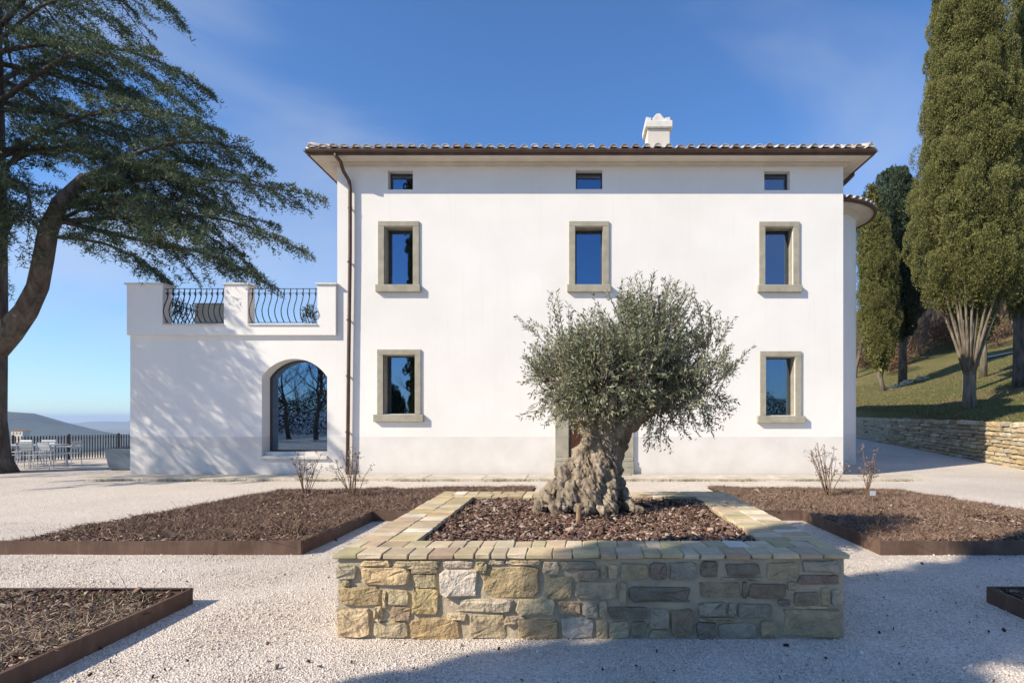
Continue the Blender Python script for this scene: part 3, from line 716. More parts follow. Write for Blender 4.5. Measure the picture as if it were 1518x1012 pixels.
# ------------------------------------------------------------------ raised stone planter
PLX0, PLX1, PLY0, PLY1 = XP(501.5, 4.30), XP(1251, 4.30), 4.30, 7.86
planter = empty('stone_planter', ((PLX0+PLX1)/2, (PLY0+PLY1)/2, 0))
tag(planter, 'raised square rubble stone planter with brick paver coping round the olive tree', 'planter')
def rel(o, parent): o.location = Vector(o.location)-parent.location; return o
core = MB(); px, py_ = planter.location.x, planter.location.y
cw, cd = PLX1-PLX0, PLY1-PLY0
for (a, b_, c, d) in ((-cw/2, cw/2, -cd/2, -cd/2+0.36), (-cw/2, cw/2, cd/2-0.36, cd/2), (-cw/2, -cw/2+0.36, -cd/2+0.361, cd/2-0.361), (cw/2-0.36, cw/2, -cd/2+0.361, cd/2-0.361)):
    core.bb(a, b_, c, d, -0.1, 0.578)
core.build('mortar_core', M['mortar'], planter)

def stone_mesh(w, h, d, rng, name='stone', n=11, power=0.42, rich=False):
    ring_ = []
    for i in range(n):
        a = 2*math.pi*(i+0.6*rng.random())/n
        c_, s_ = math.cos(a), math.sin(a); j = 0.86 if rich else 0.88
        ring_.append((math.copysign(abs(c_)**power, c_)*w/2*rng.uniform(j, 1.05), math.copysign(abs(s_)**power, s_)*h/2*rng.uniform(j, 1.05)))
    mb = MB(); lv = [(1.0, 0.05), (0.97, -d*0.55), (0.84, -d*0.92)]
    if rich: lv = [(1.03, 0.05), (0.985, -d*0.45), (0.93, -d*0.88), (0.55, -d*1.0)]
    tx_, tz_ = rng.normal(0, 0.10), rng.normal(0, 0.10)
    for s, y in lv:
        for x, z in ring_:
            mb.v.append((x*s, y+(rng.normal(0, d*0.16)+x*tx_*0.3+z*tz_*0.3 if y < 0 else 0), z*s))
    mb.v.append((rng.normal(0, w*0.08), -d*rng.uniform(0.85, 1.15), rng.normal(0, h*0.08)))
    m_ = len(lv)-1
    for j in range(m_):
        for i in range(n): mb.f.append((j*n+i, (j+1)*n+i, (j+1)*n+(i+1) % n, j*n+(i+1) % n))
    for i in range(n): mb.f.append((m_*n+i, (m_+1)*n, m_*n+(i+1) % n))
    return mb.mesh(name, False)

GOLD, TAN, OLV, GRY, BLU, PNK, LGT, BRN, SHD = ((0.50, 0.38, 0.215), (0.52, 0.415, 0.27), (0.42, 0.345, 0.22), (0.47, 0.40, 0.30), (0.38, 0.335, 0.255), (0.44, 0.32, 0.225), (0.60, 0.525, 0.425), (0.31, 0.235, 0.17), (0.265, 0.225, 0.165))  # the last, darkest tone has the cypress shadow put into its colour
FRONT = [(30,108,92,150,BLU),(46,150,74,167,OLV),(100,114,245,165,GOLD),(250,134,318,173,OLV),(325,121,434,199,LGT),(440,111,612,202,GOLD),(614,97,662,138,TAN),(665,97,766,122,BLU),
 (711,121,777,151,PNK),(778,108,796,148,OLV),(103,95,190,113,TAN),(194,96,330,119,TAN),(335,96,420,118,GRY),(425,98,460,131,OLV),(620,142,702,206,OLV),(704,154,829,208,TAN),(512,94,612,109,TAN),
 (38,168,163,222,GOLD),(175,179,239,223,OLV),(163,183,176,232,TAN),(244,172,321,251,GOLD),(328,204,534,242,GRY),(538,203,652,252,TAN),(656,209,726,250,PNK),(727,218,774,256,GRY),(187,226,243,266,PNK),
 (140,225,166,266,OLV),(38,231,131,312,TAN),(138,268,238,314,OLV),(240,258,386,321,GOLD),(345,243,400,266,TAN),(402,246,520,319,OLV),(505,254,566,277,TAN),(546,260,663,317,GOLD),(668,256,762,317,LGT),(765,262,800,316,OLV),
 (246,118,322,133,OLV),(462,94,510,110,GRY),(774,208,798,258,TAN),(800,108,828,148,TAN),
 (832,104,914,151,OLV),(917,100,966,150,BRN),(970,100,1052,152,BLU),(1060,98,1110,146,SHD),(1128,104,1231,139,SHD),(1246,100,1340,150,OLV),(1346,95,1452,131,GRY),(1334,136,1458,166,BRN),(832,155,852,222,OLV),
 (856,168,1037,216,SHD),(1052,156,1178,202,OLV),(1194,160,1302,206,BRN),(1322,184,1397,222,SHD),(1428,178,1463,222,GRY),(1278,206,1314,223,SHD),(1164,216,1266,259,BLU),(1284,233,1462,312,OLV),(800,226,911,262,SHD),
 (914,230,974,289,GRY),(977,231,1041,312,BRN),(1052,212,1134,252,BLU),(1048,268,1108,317,SHD),(1111,272,1226,321,BLU),(1229,264,1276,314,OLV),(802,265,860,317,OLV),(863,265,911,314,SHD),(914,292,972,317,OLV),
 (1112,143,1240,153,GRY),(1178,155,1192,206,SHD),(1400,170,1426,222,OLV),(1316,224,1425,232,TAN),(1137,215,1160,255,GRY),(1305,155,1330,180,OLV),(1052,255,1160,267,TAN)]
srng = np.random.default_rng(21)
def colr(o, c, lo=0.8, hi=1.12):
    s = srng.uniform(lo, hi); o.color = (min(1, c[0]*s*srng.uniform(1.0, 1.06)), min(1, c[1]*s), min(1, c[2]*s*srng.uniform(0.88, 0.99)), 1)
for (a, c, b_, d, col) in FRONT:
    xa, xb = XP(480+a/1.8975, 4.28), XP(480+b_/1.8975, 4.28); za, zb = ZP(780+d/1.8975, 4.28), ZP(780+c/1.8975, 4.28)
    za = max(za, -0.02); xa = max(xa, PLX0-0.02); xb = min(xb, PLX1+0.02)
    me = stone_mesh((xb-xa)*1.0, (zb-za)*1.0, srng.uniform(0.016, 0.036), srng, n=14, power=0.28 if (xb-xa) > 0.16 else 0.4, rich=True); me.materials.append(M['wall_stone'])
    o = link('stone', me, planter); o.location = ((xa+xb)/2-px, PLY0-py_, (za+zb)/2); colr(o, col)
PALETTE = [GOLD, TAN, OLV, GRY, BLU, PNK, LGT, BRN, TAN, OLV]
def course_wall(length, z0, z1, rng, hmin, hmax, wmin, wmax, gap):
    out = []; z = z0
    while z < z1-0.03:
        h_ = min(rng.uniform(hmin, hmax), z1-z); x = -length/2+rng.uniform(0, 0.03)
        while x < length/2-0.04:
            w = min(rng.uniform(wmin, wmax), length/2-x)
            if w > 0.05 and h_ > 0.05: out.append((x+w/2, z+h_/2+rng.normal(0, 0.006), w-gap, h_-gap))
            x += w
        z += h_
    return out
for (cx_, cy__, rz, L) in ((cw/2, 0, math.pi/2, cd), (-cw/2, 0, -math.pi/2, cd), (0, cd/2, math.pi, cw)):
    for (x, z, w, h_) in course_wall(L-0.05, 0.0, 0.57, srng, 0.09, 0.17, 0.12, 0.42, 0.025):
        me = stone_mesh(w, h_, srng.uniform(0.02, 0.035), srng, n=9); me.materials.append(M['wall_stone'])
        o = link('stone', me, planter); R = Matrix.Rotation(rz, 4, 'Z')
        o.matrix_local = Matrix.Translation((cx_, cy__, 0)) @ R @ Matrix.Translation((x, 0, z)); colr(o, PALETTE[srng.integers(len(PALETTE))])
# coping of worn brick pavers, two rows deep
PCOL = [(0.54, 0.44, 0.29), (0.58, 0.485, 0.345), (0.50, 0.385, 0.25), (0.61, 0.52, 0.385), (0.49, 0.36, 0.245), (0.54, 0.435, 0.255), (0.57, 0.47, 0.33), (0.52, 0.40, 0.27), (0.70, 0.625, 0.52), (0.50, 0.43, 0.26)]
CO = 0.035; CW = 0.49
ox0, ox1, oy0, oy1 = -cw/2-CO, cw/2+CO, -cd/2-CO, cd/2+CO
def paver(x0, x1, y0, y1):
    g_ = 0.004; mb = MB(); w, d = x1-x0-2*g_, y1-y0-2*g_
    mb.box((0, 0, 0), (w, d, 0.034)); 
    mb.v = [(a+srng.normal(0, 0.004), b_+srng.normal(0, 0.004), c+srng.normal(0, 0.0015)) for a, b_, c in mb.v]
    o = mb.build('paver', M['paver'], planter, bevel=0.005)
    o.location = ((x0+x1)/2, (y0+y1)/2, 0.597+srng.normal(0, 0.0018)); o.rotation_euler = (srng.normal(0, 0.006), srng.normal(0, 0.006), srng.normal(0, 0.008)); colr(o, PCOL[srng.integers(len(PCOL))], 0.85, 1.12)
def run(a0, a1, b0, b1, along_x, wmin, wmax):
    x = a0
    while x < a1-0.01:
        w = srng.uniform(wmin, wmax)
        if a1-x-w < wmin*0.6: w = a1-x
        paver(x, x+w, b0, b1) if along_x else paver(b0, b1, x, x+w)
        x += w
for (b0, b1) in ((oy0, oy0+0.25), (oy0+0.25, oy0+CW), (oy1-CW, oy1-0.25), (oy1-0.25, oy1)): run(ox0, ox1, b0, b1, True, 0.105, 0.20)
for (b0, b1) in ((ox0, ox0+0.25), (ox0+0.25, ox0+CW), (ox1-CW, ox1-0.25), (ox1-0.25, ox1)): run(oy0+CW, oy1-CW, b0, b1, False, 0.105, 0.21)
bd = MB(); bd.bb(ox0+0.05, ox1-0.05, oy0+0.05, oy0+CW-0.01, 0.560, 0.6055); bd.bb(ox0+0.05, ox1-0.05, oy1-CW+0.01, oy1-0.05, 0.560, 0.6055); bd.bb(ox0+0.05, ox0+CW-0.01, oy0+CW, oy1-CW, 0.560, 0.6055); bd.bb(ox1-CW+0.01, ox1-0.05, oy0+CW, oy1-CW, 0.560, 0.6055)
bd.build('bedding_mortar', M['mortar'], planter)

# ------------------------------------------------------------------ mulch
CHIP_V = [(-.5,-.5,-.5),(.5,-.4,-.5),(.45,.5,-.5),(-.5,.45,-.5),(-.4,-.4,.5),(.4,-.35,.5),(.4,.4,.5),(-.45,.35,.5)]
CHIP_F = [(0,3,2,1),(4,5,6,7),(0,1,5,4),(1,2,6,5),(2,3,7,6),(3,0,4,7)]
def in_poly(x, y, poly):
    c = np.zeros(len(x), bool); n = len(poly)
    for i in range(n):
        (x0, y0), (x1, y1) = poly[i], poly[(i+1) % n]
        s = ((y0 > y) != (y1 > y)); xi = (x1-x0)*(y-y0)/(y1-y0+1e-12)+x0
        c ^= s & (x < xi)
    return c
def scatter(poly, n, rng):
    xs = [p[0] for p in poly]; ys = [p[1] for p in poly]; X = []; Y = []
    while sum(len(a) for a in X) < n:
        x = rng.uniform(min(xs), max(xs), n); y = rng.uniform(min(ys), max(ys), n); k = in_poly(x, y, poly); X.append(x[k]); Y.append(y[k])
    return np.concatenate(X)[:n], np.concatenate(Y)[:n]
def hfield(x, y, s=1.6, a=0.03):
    return np.array([a*fbm(p*s, q*s, 2.0) for p, q in zip(x, y)])
def chips(name, poly, n, z, size, rng, label, tilt=0.35):
    x, y = scatter(poly, n, rng); zz = z+hfield(x, y)+rng.uniform(0, 0.02, n)
    sx = rng.lognormal(math.log(size), 0.45, n); sy = sx*rng.uniform(0.25, 0.6, n); sz = rng.uniform(0.004, 0.010, n)
    T = np.zeros((n, 3, 4)); R = rand_rot(n, rng, tilt)
    T[:, :, :3] = R*np.stack([sx, sy, sz], -1)[:, None, :]; T[:, 0, 3] = x; T[:, 1, 3] = y; T[:, 2, 3] = zz
    me = poly_soup(name, CHIP_V, CHIP_F, T); me.materials.append(M['mulch_chip']); o = link(name, me)
    tag(o, label, 'mulch', kind='stuff'); return o
mrng = np.random.default_rng(31)
ix0, ix1, iy0, iy1 = px+ox0+CW, px+ox1-CW, py_+oy0+CW, py_+oy1-CW
ppoly = [(ix0, iy0), (ix1, iy0), (ix1, iy1), (ix0, iy1)]
sb = MB(); sb.bb(-cw/2+0.361, cw/2-0.361, -cd/2+0.362, cd/2-0.362, 0.1, 0.535); sb.build('soil', M['soil'], planter)
chips('bark_mulch', ppoly, 13000, 0.560, 0.040, mrng, 'reddish brown bark chips filling the raised stone planter', 0.4)

# planting beds edged in rusted steel
def bed(name_label, poly, zt, edges, csize, chip_n, twig_n, cover_label):
    cx_ = sum(p[0] for p in poly)/len(poly); cy__ = sum(p[1] for p in poly)/len(poly)
    e = empty('garden_bed', (cx_, cy__, 0)); tag(e, name_label, 'garden bed')
    s = MB(); n = len(poly)
    s.add([(a-cx_, b_-cy__, zt-0.045) for a, b_ in poly], [tuple(range(n))]); s.build('soil', M['soil'], e)
    for i in edges:                                    # steel edging in bolted lengths
        (xa, ya), (xb, yb) = poly[i], poly[(i+1) % n]; L = math.hypot(xb-xa, yb-ya); k = max(1, round(L/1.9)); rz = math.atan2(yb-ya, xb-xa)
        for j in range(k):
            m_ = MB(); ln = L/k-0.004
            m_.box((0, 0, 0), (ln, 0.008, zt+0.06)); m_.box((0, 0.012, (zt+0.06)/2-0.003), (ln, 0.020, 0.006))
            o = m_.build('steel_edging', M['corten'], e); t = (j+0.5)/k
            o.location = (xa+(xb-xa)*t-cx_, ya+(yb-ya)*t-cy__, zt/2-0.02+mrng.normal(0, 0.002)); o.rotation_euler = (mrng.normal(0, 0.012), mrng.normal(0, 0.002), rz)
    inner = [(cx_+(a-cx_)*0.985, cy__+(b_-cy__)*0.985) for a, b_ in poly]
    chips('bark_mulch', inner, chip_n, zt-0.03, csize, mrng, cover_label[0], 0.35)
    if twig_n:
        x, y = scatter(inner, twig_n, mrng)
        dens = np.array([fbm(p*0.9, q*0.9, 5.0) for p, q in zip(x, y)]); k = dens+mrng.normal(0, 0.25, twig_n) > -0.2; x, y = x[k], y[k]; m_ = len(x)
        pos = np.stack([x, y, np.full(m_, zt-0.012)+hfield(x, y)], -1)
        d = np.stack([mrng.normal(0, 0.9, m_), mrng.normal(0, 0.9, m_), mrng.uniform(0.10, 0.65, m_)], -1)
        me = tri_mesh('dry_ground_cover', spikes(pos, d, mrng.uniform(0.04, 0.11, m_), mrng.uniform(0.004, 0.009, m_), mrng)); me.materials.append(M['straw_litter' if 'corner' in name_label else 'dry_twig'])
        tag(link('dry_ground_cover', me), cover_label[1], 'ground cover', kind='stuff')
    return e
LB = [(-6.85, 6.90), (-3.20, 6.90), (-3.14, 9.12), (-0.85, 9.15), (-0.85, 12.6), (-6.0, 12.0)]
RB = [(3.53, 6.90), (7.55, 6.90), (6.55, 12.0), (2.75, 12.6), (2.75, 9.22), (3.50, 9.20)]
LF = [(-8.4, 1.6), (-3.30, 1.6), (-3.30, 5.10), (-8.4, 5.12)]
RF = [(3.55, 1.6), (8.6, 1.6), (8.6, 5.14), (3.55, 5.14)]
bed('mulched bed in low rusted steel edging in front of the arched window', LB, 0.15, [0, 1, 2], 0.032, 22000, 120000, ('brown mulch on the steel edged bed before the terrace wing', 'dead twiggy brown ground cover on the bed before the terrace wing'))
bed('mulched bed in low rusted steel edging reaching towards the stone retaining wall', RB, 0.15, [0, 5, 4], 0.034, 20000, 110000, ('brown mulch on the steel edged bed towards the retaining wall', 'dead twiggy russet ground cover on the bed towards the retaining wall'))
bed('sunlit corner bed with straw coloured litter and a green tuft inside rusted steel edging', LF, 0.125, [0, 1, 2], 0.034, 20000, 60000, ('sunlit bark litter on the corner bed with the green tuft', 'sparse dry twigs on the corner bed with the green tuft'))
bed('shaded corner bed inside rusted steel edging on the shadowed gravel', RF, 0.125, [0, 2, 3], 0.042, 9000, 8000, ('shaded bark litter on the corner bed in the shadow', 'sparse dry twigs on the corner bed in the shadow'))
# green tuft in the corner bed
n = 420; c = P(165, 888, 4.9); pos = np.stack([mrng.normal(c.x, 0.15, n), mrng.normal(c.y, 0.05, n), np.full(n, 0.10)], -1)
me = tri_mesh('green_tuft', spikes(pos, np.stack([mrng.normal(0, .8, n), mrng.normal(0, .8, n), mrng.uniform(.3, 1, n)], -1), mrng.uniform(.02, .06, n), mrng.uniform(.006, .012, n), mrng)); me.materials.append(M['grass_blade'])
tag(link('green_tuft', me), 'small patch of green weeds in the sunlit corner bed', 'weeds', kind='stuff')

# loose gravel on the yard near the camera
grng = np.random.default_rng(41)
def cover(n, ymin, ymax, s0):
    y = ymin+(ymax-ymin)*grng.random(n)**1.5; x = grng.uniform(-1.02, 0.80, n)*(y+0.3)
    k = np.ones(n, bool)
    for poly in (LB, RB, LF, RF, [(PLX0-.02, PLY0-.02), (PLX1+.02, PLY0-.02), (PLX1+.02, PLY1+.02), (PLX0-.02, PLY1+.02)]): k &= ~in_poly(x, y, poly)
    x, y = x[k], y[k]; m_ = len(x); s = grng.lognormal(math.log(s0), 0.35, m_)
    T = np.zeros((m_, 3, 4)); T[:, :, :3] = rand_rot(m_, grng, 0.8)*np.stack([s, s*grng.uniform(0.6, 0.95, m_), s*grng.uniform(0.45, 0.75, m_)], -1)[:, None, :]
    T[:, 0, 3] = x; T[:, 1, 3] = y; T[:, 2, 3] = s*0.12+np.array([0.012*fbm(a*0.7, b_*0.7) for a, b_ in zip(x, y)])
    return T
OCT_V = [(1, .1, 0), (-.9, -.2, .1), (.1, 1, 0), (-.1, -1, .1), (.1, .2, .9), (0, -.1, -1)]; OCT_F = [(0, 2, 4), (2, 1, 4), (1, 3, 4), (3, 0, 4), (2, 0, 5), (1, 2, 5), (3, 1, 5), (0, 3, 5)]
T = np.concatenate([cover(150000, 3.2, 9.0, 0.0058), cover(2000, 3.2, 10.0, 0.010)])
me = poly_soup('loose_gravel', OCT_V, OCT_F, T); me.materials.append(M['pebble']); tag(link('loose_gravel', me), 'pale limestone gravel chips covering the yard', 'gravel', kind='stuff')
# fallen leaves and crumbs on the gravel
n = 230; T = cover(n, 3.3, 8.5, 0.011); T[:, 2, 3] += 0.012; T[:, :, 2] *= 0.25
me = poly_soup('fallen_leaves', CHIP_V, CHIP_F, T*np.array([1.5])[:, None, None]*np.array([[[1, 1, 1, 1/1.5]]])); me.materials.append(M['fallen_leaf'])
tag(link('fallen_leaves', me), 'dark dead leaves scattered over the pale gravel', 'leaves', kind='stuff')

# ------------------------------------------------------------------ retaining wall on the right, dry stone laid in thin courses
rw = empty('retaining_wall', (wall_x(22), 22, 0)); tag(rw, 'low dry stone retaining wall holding up the lawn under the cypresses', 'wall')
L = 34.0; rzw = math.atan2(1, 0.1); yA_, yB_ = 12.0, 46.0
seg = MB()
for i in range(18):
    ya, yb = 12+i*2.0, 14+i*2.0
    za, zb = lane_z(ya)-0.3, 1.31+0.012*(ya-18)
    a = (wall_x(ya)+0.03, ya); b_ = (wall_x(yb)+0.03, yb); tz2 = 1.31+0.012*(yb-18)
    seg.add([(a[0], a[1], za), (b_[0], b_[1], lane_z(yb)-0.3), (b_[0], b_[1], tz2), (a[0], a[1], zb), (a[0]+0.5, a[1], za), (b_[0]+0.5, b_[1], lane_z(yb)-0.3), (b_[0]+0.5, b_[1], tz2), (a[0]+0.5, a[1], zb)], [(0, 3, 2, 1), (3, 7, 6, 2), (4, 5, 6, 7), (0, 4, 7, 3), (1, 2, 6, 5)])
seg.v = [(a-rw.location.x, b_-rw.location.y, c) for a, b_, c in seg.v]; seg.build('wall_core', M['dark_joint'], rw)
RCOL = [(0.45, 0.37, 0.25), (0.52, 0.44, 0.31), (0.38, 0.30, 0.19), (0.56, 0.49, 0.37), (0.42, 0.36, 0.27), (0.47, 0.36, 0.22)]
wrng = np.random.default_rng(17); cnt = 0; rest = MB()
dirw = Vector((0.1, 1, 0)).normalized(); Rw = Matrix(((0.0995, -0.995, 0, 0), (0.995, 0.0995, 0, 0), (0, 0, 1, 0), (0, 0, 0, 1)))
base_stones = [stone_mesh(1, 1, 1, wrng, 'stone', 8) for _ in range(14)]
for b in base_stones: b.materials.append(M['wall_stone'])
rows = []
z = 0.0
while z < 1.34: hh = wrng.uniform(0.10, 0.20); rows.append((z, hh)); z += hh
cand = []
for (z, hh) in rows:
    y = 13.0
    while y < 45:
        far = 1.0 if y < 24 else 1.6
        w = wrng.lognormal(-0.95, 0.4)*far; cand.append((y+w/2, z, hh, w)); y += w
cand.sort(key=lambda q: abs(q[0]-20.5))
for (y, z, hh, w) in cand:
    zc = lane_z(y)*(1-z/1.35)+z+hh/2+wrng.normal(0, 0.008)+0.010*(y-18)*(z/1.35); d_ = wrng.uniform(0.03, 0.07)
    Mx = Matrix.Translation((wall_x(y)-rw.location.x+0.03, y-rw.location.y, zc)) @ Matrix.Rotation(-rzw, 4, 'Z') @ Matrix.Rotation(wrng.normal(0, 0.04), 4, 'Y') @ Matrix.Diagonal((w-0.02, d_, hh*wrng.uniform(0.8, 0.98), 1))
    b = base_stones[wrng.integers(14)]
    if cnt < 295:
        o = link('stone', b, rw); o.matrix_local = Mx; srng = wrng; colr(o, RCOL[wrng.integers(len(RCOL))], 0.75, 1.15); cnt += 1
    else:
        rest.add([Mx @ v.co for v in b.vertices], [tuple(p.vertices) for p in b.polygons])
o = rest.build('stone_field', M['wall_stone'], rw); o.color = (0.45, 0.37, 0.26, 1); o['kind'] = 'stuff'

# ------------------------------------------------------------------ olive tree
OX, OY = 0.22, 6.55
olive = empty('olive_tree', (OX, OY, 0.55)); tag(olive, 'old olive tree with gnarled twisted trunk and silvery crown in the stone planter', 'tree')
orng = np.random.default_rng(3)
def opt(px, py, dy=0.0): q = P(px, py, OY+dy); return Vector((q.x-OX, dy, q.z-0.55))
tb = MB()
def root(pts, rads, n=12):
    q = []; r = []                                     # resample with a little wander so the strands look twisted
    for i in range(len(pts)-1):
        for k in range(6):
            t = k/6; q.append(pts[i].lerp(pts[i+1], t)); r.append(rads[i]*(1-t)+rads[i+1]*t)
    q.append(pts[-1]); r.append(rads[-1])
    q = [p+Vector((0.035*fbm(p.z*4, i*0.31+7*len(pts), 1), 0.035*fbm(p.z*4, i*0.31, 9), 0)) if 0 < i < len(q)-1 else p for i, p in enumerate(q)]
    r = [a*(1+0.16*math.sin(i*1.7+len(pts))+0.15*fbm(i*0.5, a*30)) for i, a in enumerate(r)]
    tb.tube(q, r, n)
root([opt(797, 757, -0.20), opt(815, 736, -0.20), opt(834, 708, -0.14), opt(856, 686, -0.06), opt(882, 662, 0.0)], [0.06, 0.11, 0.10, 0.105, 0.15])
root([opt(824, 760, -0.34), opt(842, 738, -0.28), opt(860, 708, -0.18), opt(872, 680, -0.08), opt(884, 645, -0.02)], [0.08, 0.10, 0.095, 0.11, 0.15])
root([opt(864, 762, -0.38), opt(872, 735, -0.28), opt(884, 706, -0.20), opt(892, 678, -0.10), opt(900, 640, 0.0)], [0.10, 0.115, 0.11, 0.125, 0.17])
root([opt(902, 760, -0.32), opt(902, 735, -0.24), opt(902, 706, -0.14), opt(906, 680, -0.06), opt(914, 640, 0.0)], [0.09, 0.09, 0.09, 0.11, 0.16])
root([opt(950, 758, -0.22), opt(932, 744, -0.18), opt(914, 722, -0.10), opt(909, 690, 0.0), opt(910, 650, 0.05)], [0.05, 0.065, 0.075, 0.10, 0.16])
root([opt(918, 748, 0.22), opt(910, 715, 0.15), opt(902, 680, 0.08), opt(900, 650, 0.08)], [0.10, 0.11, 0.11, 0.14])
root([opt(835, 748, 0.22), opt(855, 718, 0.16), opt(878, 682, 0.08), opt(892, 650, 0.08)], [0.11, 0.12, 0.11, 0.14])
root([opt(880, 748, 0.32), opt(885, 700, 0.18), opt(895, 660, 0.08)], [0.12, 0.14, 0.14])
for (a, b_, r) in ((872, 655, 0.07), (835, 745, 0.07)):
    c = opt(a, b_, -0.17); tb.tube([c-Vector((0.02, 0, r)), c-Vector((0, 0.01, r*0.5)), c, c+Vector((0.02, 0.01, r*0.5)), c+Vector((0.02, 0.03, r))], [r*0.4, r*0.9, r, r*0.85, r*0.35], 10)
# main limbs that carry the crown
limbs = [([opt(890, 660, 0), opt(878, 632, -0.05), opt(862, 600, -0.15), opt(840, 560, -0.3), opt(822, 515, -0.35)], [0.15, 0.12, 0.075, 0.04, 0.02]),
         ([opt(905, 660, 0.02), opt(922, 636, -0.05), opt(950, 612, -0.1), opt(985, 585, -0.15), opt(1020, 550, -0.2)], [0.16, 0.13, 0.11, 0.075, 0.04]),
         ([opt(897, 655, 0.05), opt(905, 615, 0.1), opt(915, 560, 0.2), opt(930, 500, 0.25), opt(945, 450, 0.2)], [0.15, 0.11, 0.065, 0.035, 0.02]),
         ([opt(880, 650, 0.05), opt(872, 600, 0.25), opt(862, 550, 0.5), opt(880, 500, 0.6)], [0.13, 0.10, 0.07, 0.04]),
         ([opt(910, 645, 0.05), opt(945, 600, 0.35), opt(975, 550, 0.5), opt(985, 495, 0.5)], [0.13, 0.10, 0.07, 0.04]),
         ([opt(895, 640, -0.05), opt(905, 600, -0.25), opt(915, 575, -0.35)], [0.12, 0.06, 0.02])]
for p_, r_ in limbs: root(p_, r_)
def remesh(mb, voxel, smooth_it=2):
    o = link('tmp', mb.mesh('tmp'))
    m = o.modifiers.new('r', 'REMESH'); m.mode = 'VOXEL'; m.voxel_size = voxel
    m = o.modifiers.new('s', 'SMOOTH'); m.factor = 0.5; m.iterations = smooth_it
    dg = bpy.context.evaluated_depsgraph_get(); me = bpy.data.meshes.new_from_object(o.evaluated_get(dg)); bpy.data.objects.remove(o); return me
me = remesh(tb, 0.011, 2); nv = len(me.vertices)
co = np.zeros(nv*3); me.vertices.foreach_get('co', co); co = co.reshape(-1, 3); no = np.zeros(nv*3); me.vertices.foreach_get('normal', no); no = no.reshape(-1, 3)
amp = np.zeros(nv)
for i in range(nv):
    x, y, z = co[i]; low = max(0.0, min(1.0, 1.25-z))
    tw = math.atan2(y, x)+z*1.8
    e1 = fbm(math.cos(tw)*4.2, math.sin(tw)*4.2, z*0.8+3, 3); e2 = fbm(x*11, y*11, z*2.6+9, 3)
    amp[i] = low*(-0.050*max(0.0, 1-abs(e1)/0.09)-0.012*max(0.0, 1-abs(e2)/0.10)+0.034*fbm(x*8, y*8, z*1.8, 5)+0.045*fbm(math.cos(tw)*5, math.sin(tw)*5, z*0.9, 5)+0.014*fbm(x*26, y*26, z*7, 4))+0.006*fbm(x*20, y*20, z*8, 3)
co += no*amp[:, None]; me.vertices.foreach_set('co', co.ravel()); me.update()
me.polygons.foreach_set('use_smooth', [True]*len(me.polygons)); me.name = 'trunk'; me.materials.append(M['olive_bark']); link('trunk', me, olive)

# crown: a volume of leafy shoots whose outline follows the photograph's lumpy silhouette
blobs = [((905, 558, 0.0), (0.86, 0.85, 0.46)), ((860, 560, 0.1), (0.58, 0.7, 0.44)), ((965, 525, 0.05), (0.60, 0.75, 0.52)), ((1010, 572, 0.0), (0.55, 0.7, 0.42)), ((930, 488, 0.05), (0.34, 0.5, 0.34)), ((975, 482, -0.05), (0.33, 0.45, 0.32)),
         ((835, 540, -0.05), (0.30, 0.5, 0.26)), ((1045, 520, 0.05), (0.22, 0.35, 0.34)), ((838, 590, -0.05), (0.34, 0.5, 0.28)), ((980, 605, -0.05), (0.48, 0.55, 0.22)), ((905, 560, -0.45), (0.55, 0.4, 0.33)), ((895, 530, -0.5), (0.50, 0.35, 0.36)), ((955, 535, -0.5), (0.5, 0.35, 0.36))]
vol = np.array([b[1][0]*b[1][1]*b[1][2] for b in blobs]); NS = 2700
pick = orng.choice(len(blobs), NS, p=vol/vol.sum()); base = np.zeros((NS, 3)); dirn = np.zeros((NS, 3))
for i, k in enumerate(pick):
    c, r = blobs[k]; u = orng.normal(size=3); u /= np.linalg.norm(u); rr = orng.random()**0.45*0.88
    for _try in range(6):                              # uneven clumps with gaps between them
        q_ = np.array(opt(c[0], c[1], c[2]))+u*np.array(r)*rr
        if fbm(q_[0]*3.6, q_[1]*3.6, q_[2]*3.6+4, 2) > -0.12+0.1*orng.normal(): break
        u = orng.normal(size=3); u /= np.linalg.norm(u); rr = orng.random()**0.45*0.88
    base[i] = np.array(opt(c[0], c[1], c[2]))+u*np.array(r)*rr
    dirn[i] = u*np.array([0.55, 0.55, 0.35])+np.array([0, 0, 0.75])+orng.normal(0, 0.25, 3)
    if u[2] < -0.25 and rr > 0.5: dirn[i] = u*np.array([0.8, 0.8, 0.3])+np.array([0, 0, -0.12])+orng.normal(0, 0.25, 3)
ln = orng.uniform(0.16, 0.34, NS)
# the long whips that stick out of the outline
whips = [((800, 500), (768, 466)), ((812, 490), (780, 470)), ((822, 480), (815, 433)), ((832, 480), (828, 432)), ((842, 500), (842, 450)), ((812, 545), (774, 532)), ((815, 560), (772, 552)), ((882, 480), (880, 446)), ((920, 460), (918, 430)), ((948, 440), (946, 402)), ((962, 430), (966, 402)), ((990, 440), (990, 402)), ((1003, 440), (1004, 412)), ((1038, 470), (1034, 436)), ((1045, 480), (1050, 440)), ((1058, 500), (1072, 456)), ((1066, 510), (1090, 456)), ((1076, 540), (1092, 548)), ((1072, 560), (1118, 512)), ((1060, 540), (1082, 505)), ((1040, 590), (1056, 640)), ((980, 625), (978, 668)), ((962, 620), (958, 655)), ((812, 590), (800, 620)), ((830, 605), (806, 628)), ((1020, 610), (1040, 640)), ((855, 490), (858, 470)), ((1060, 590), (1080, 600))]
wb = []; wd = []; wl = []
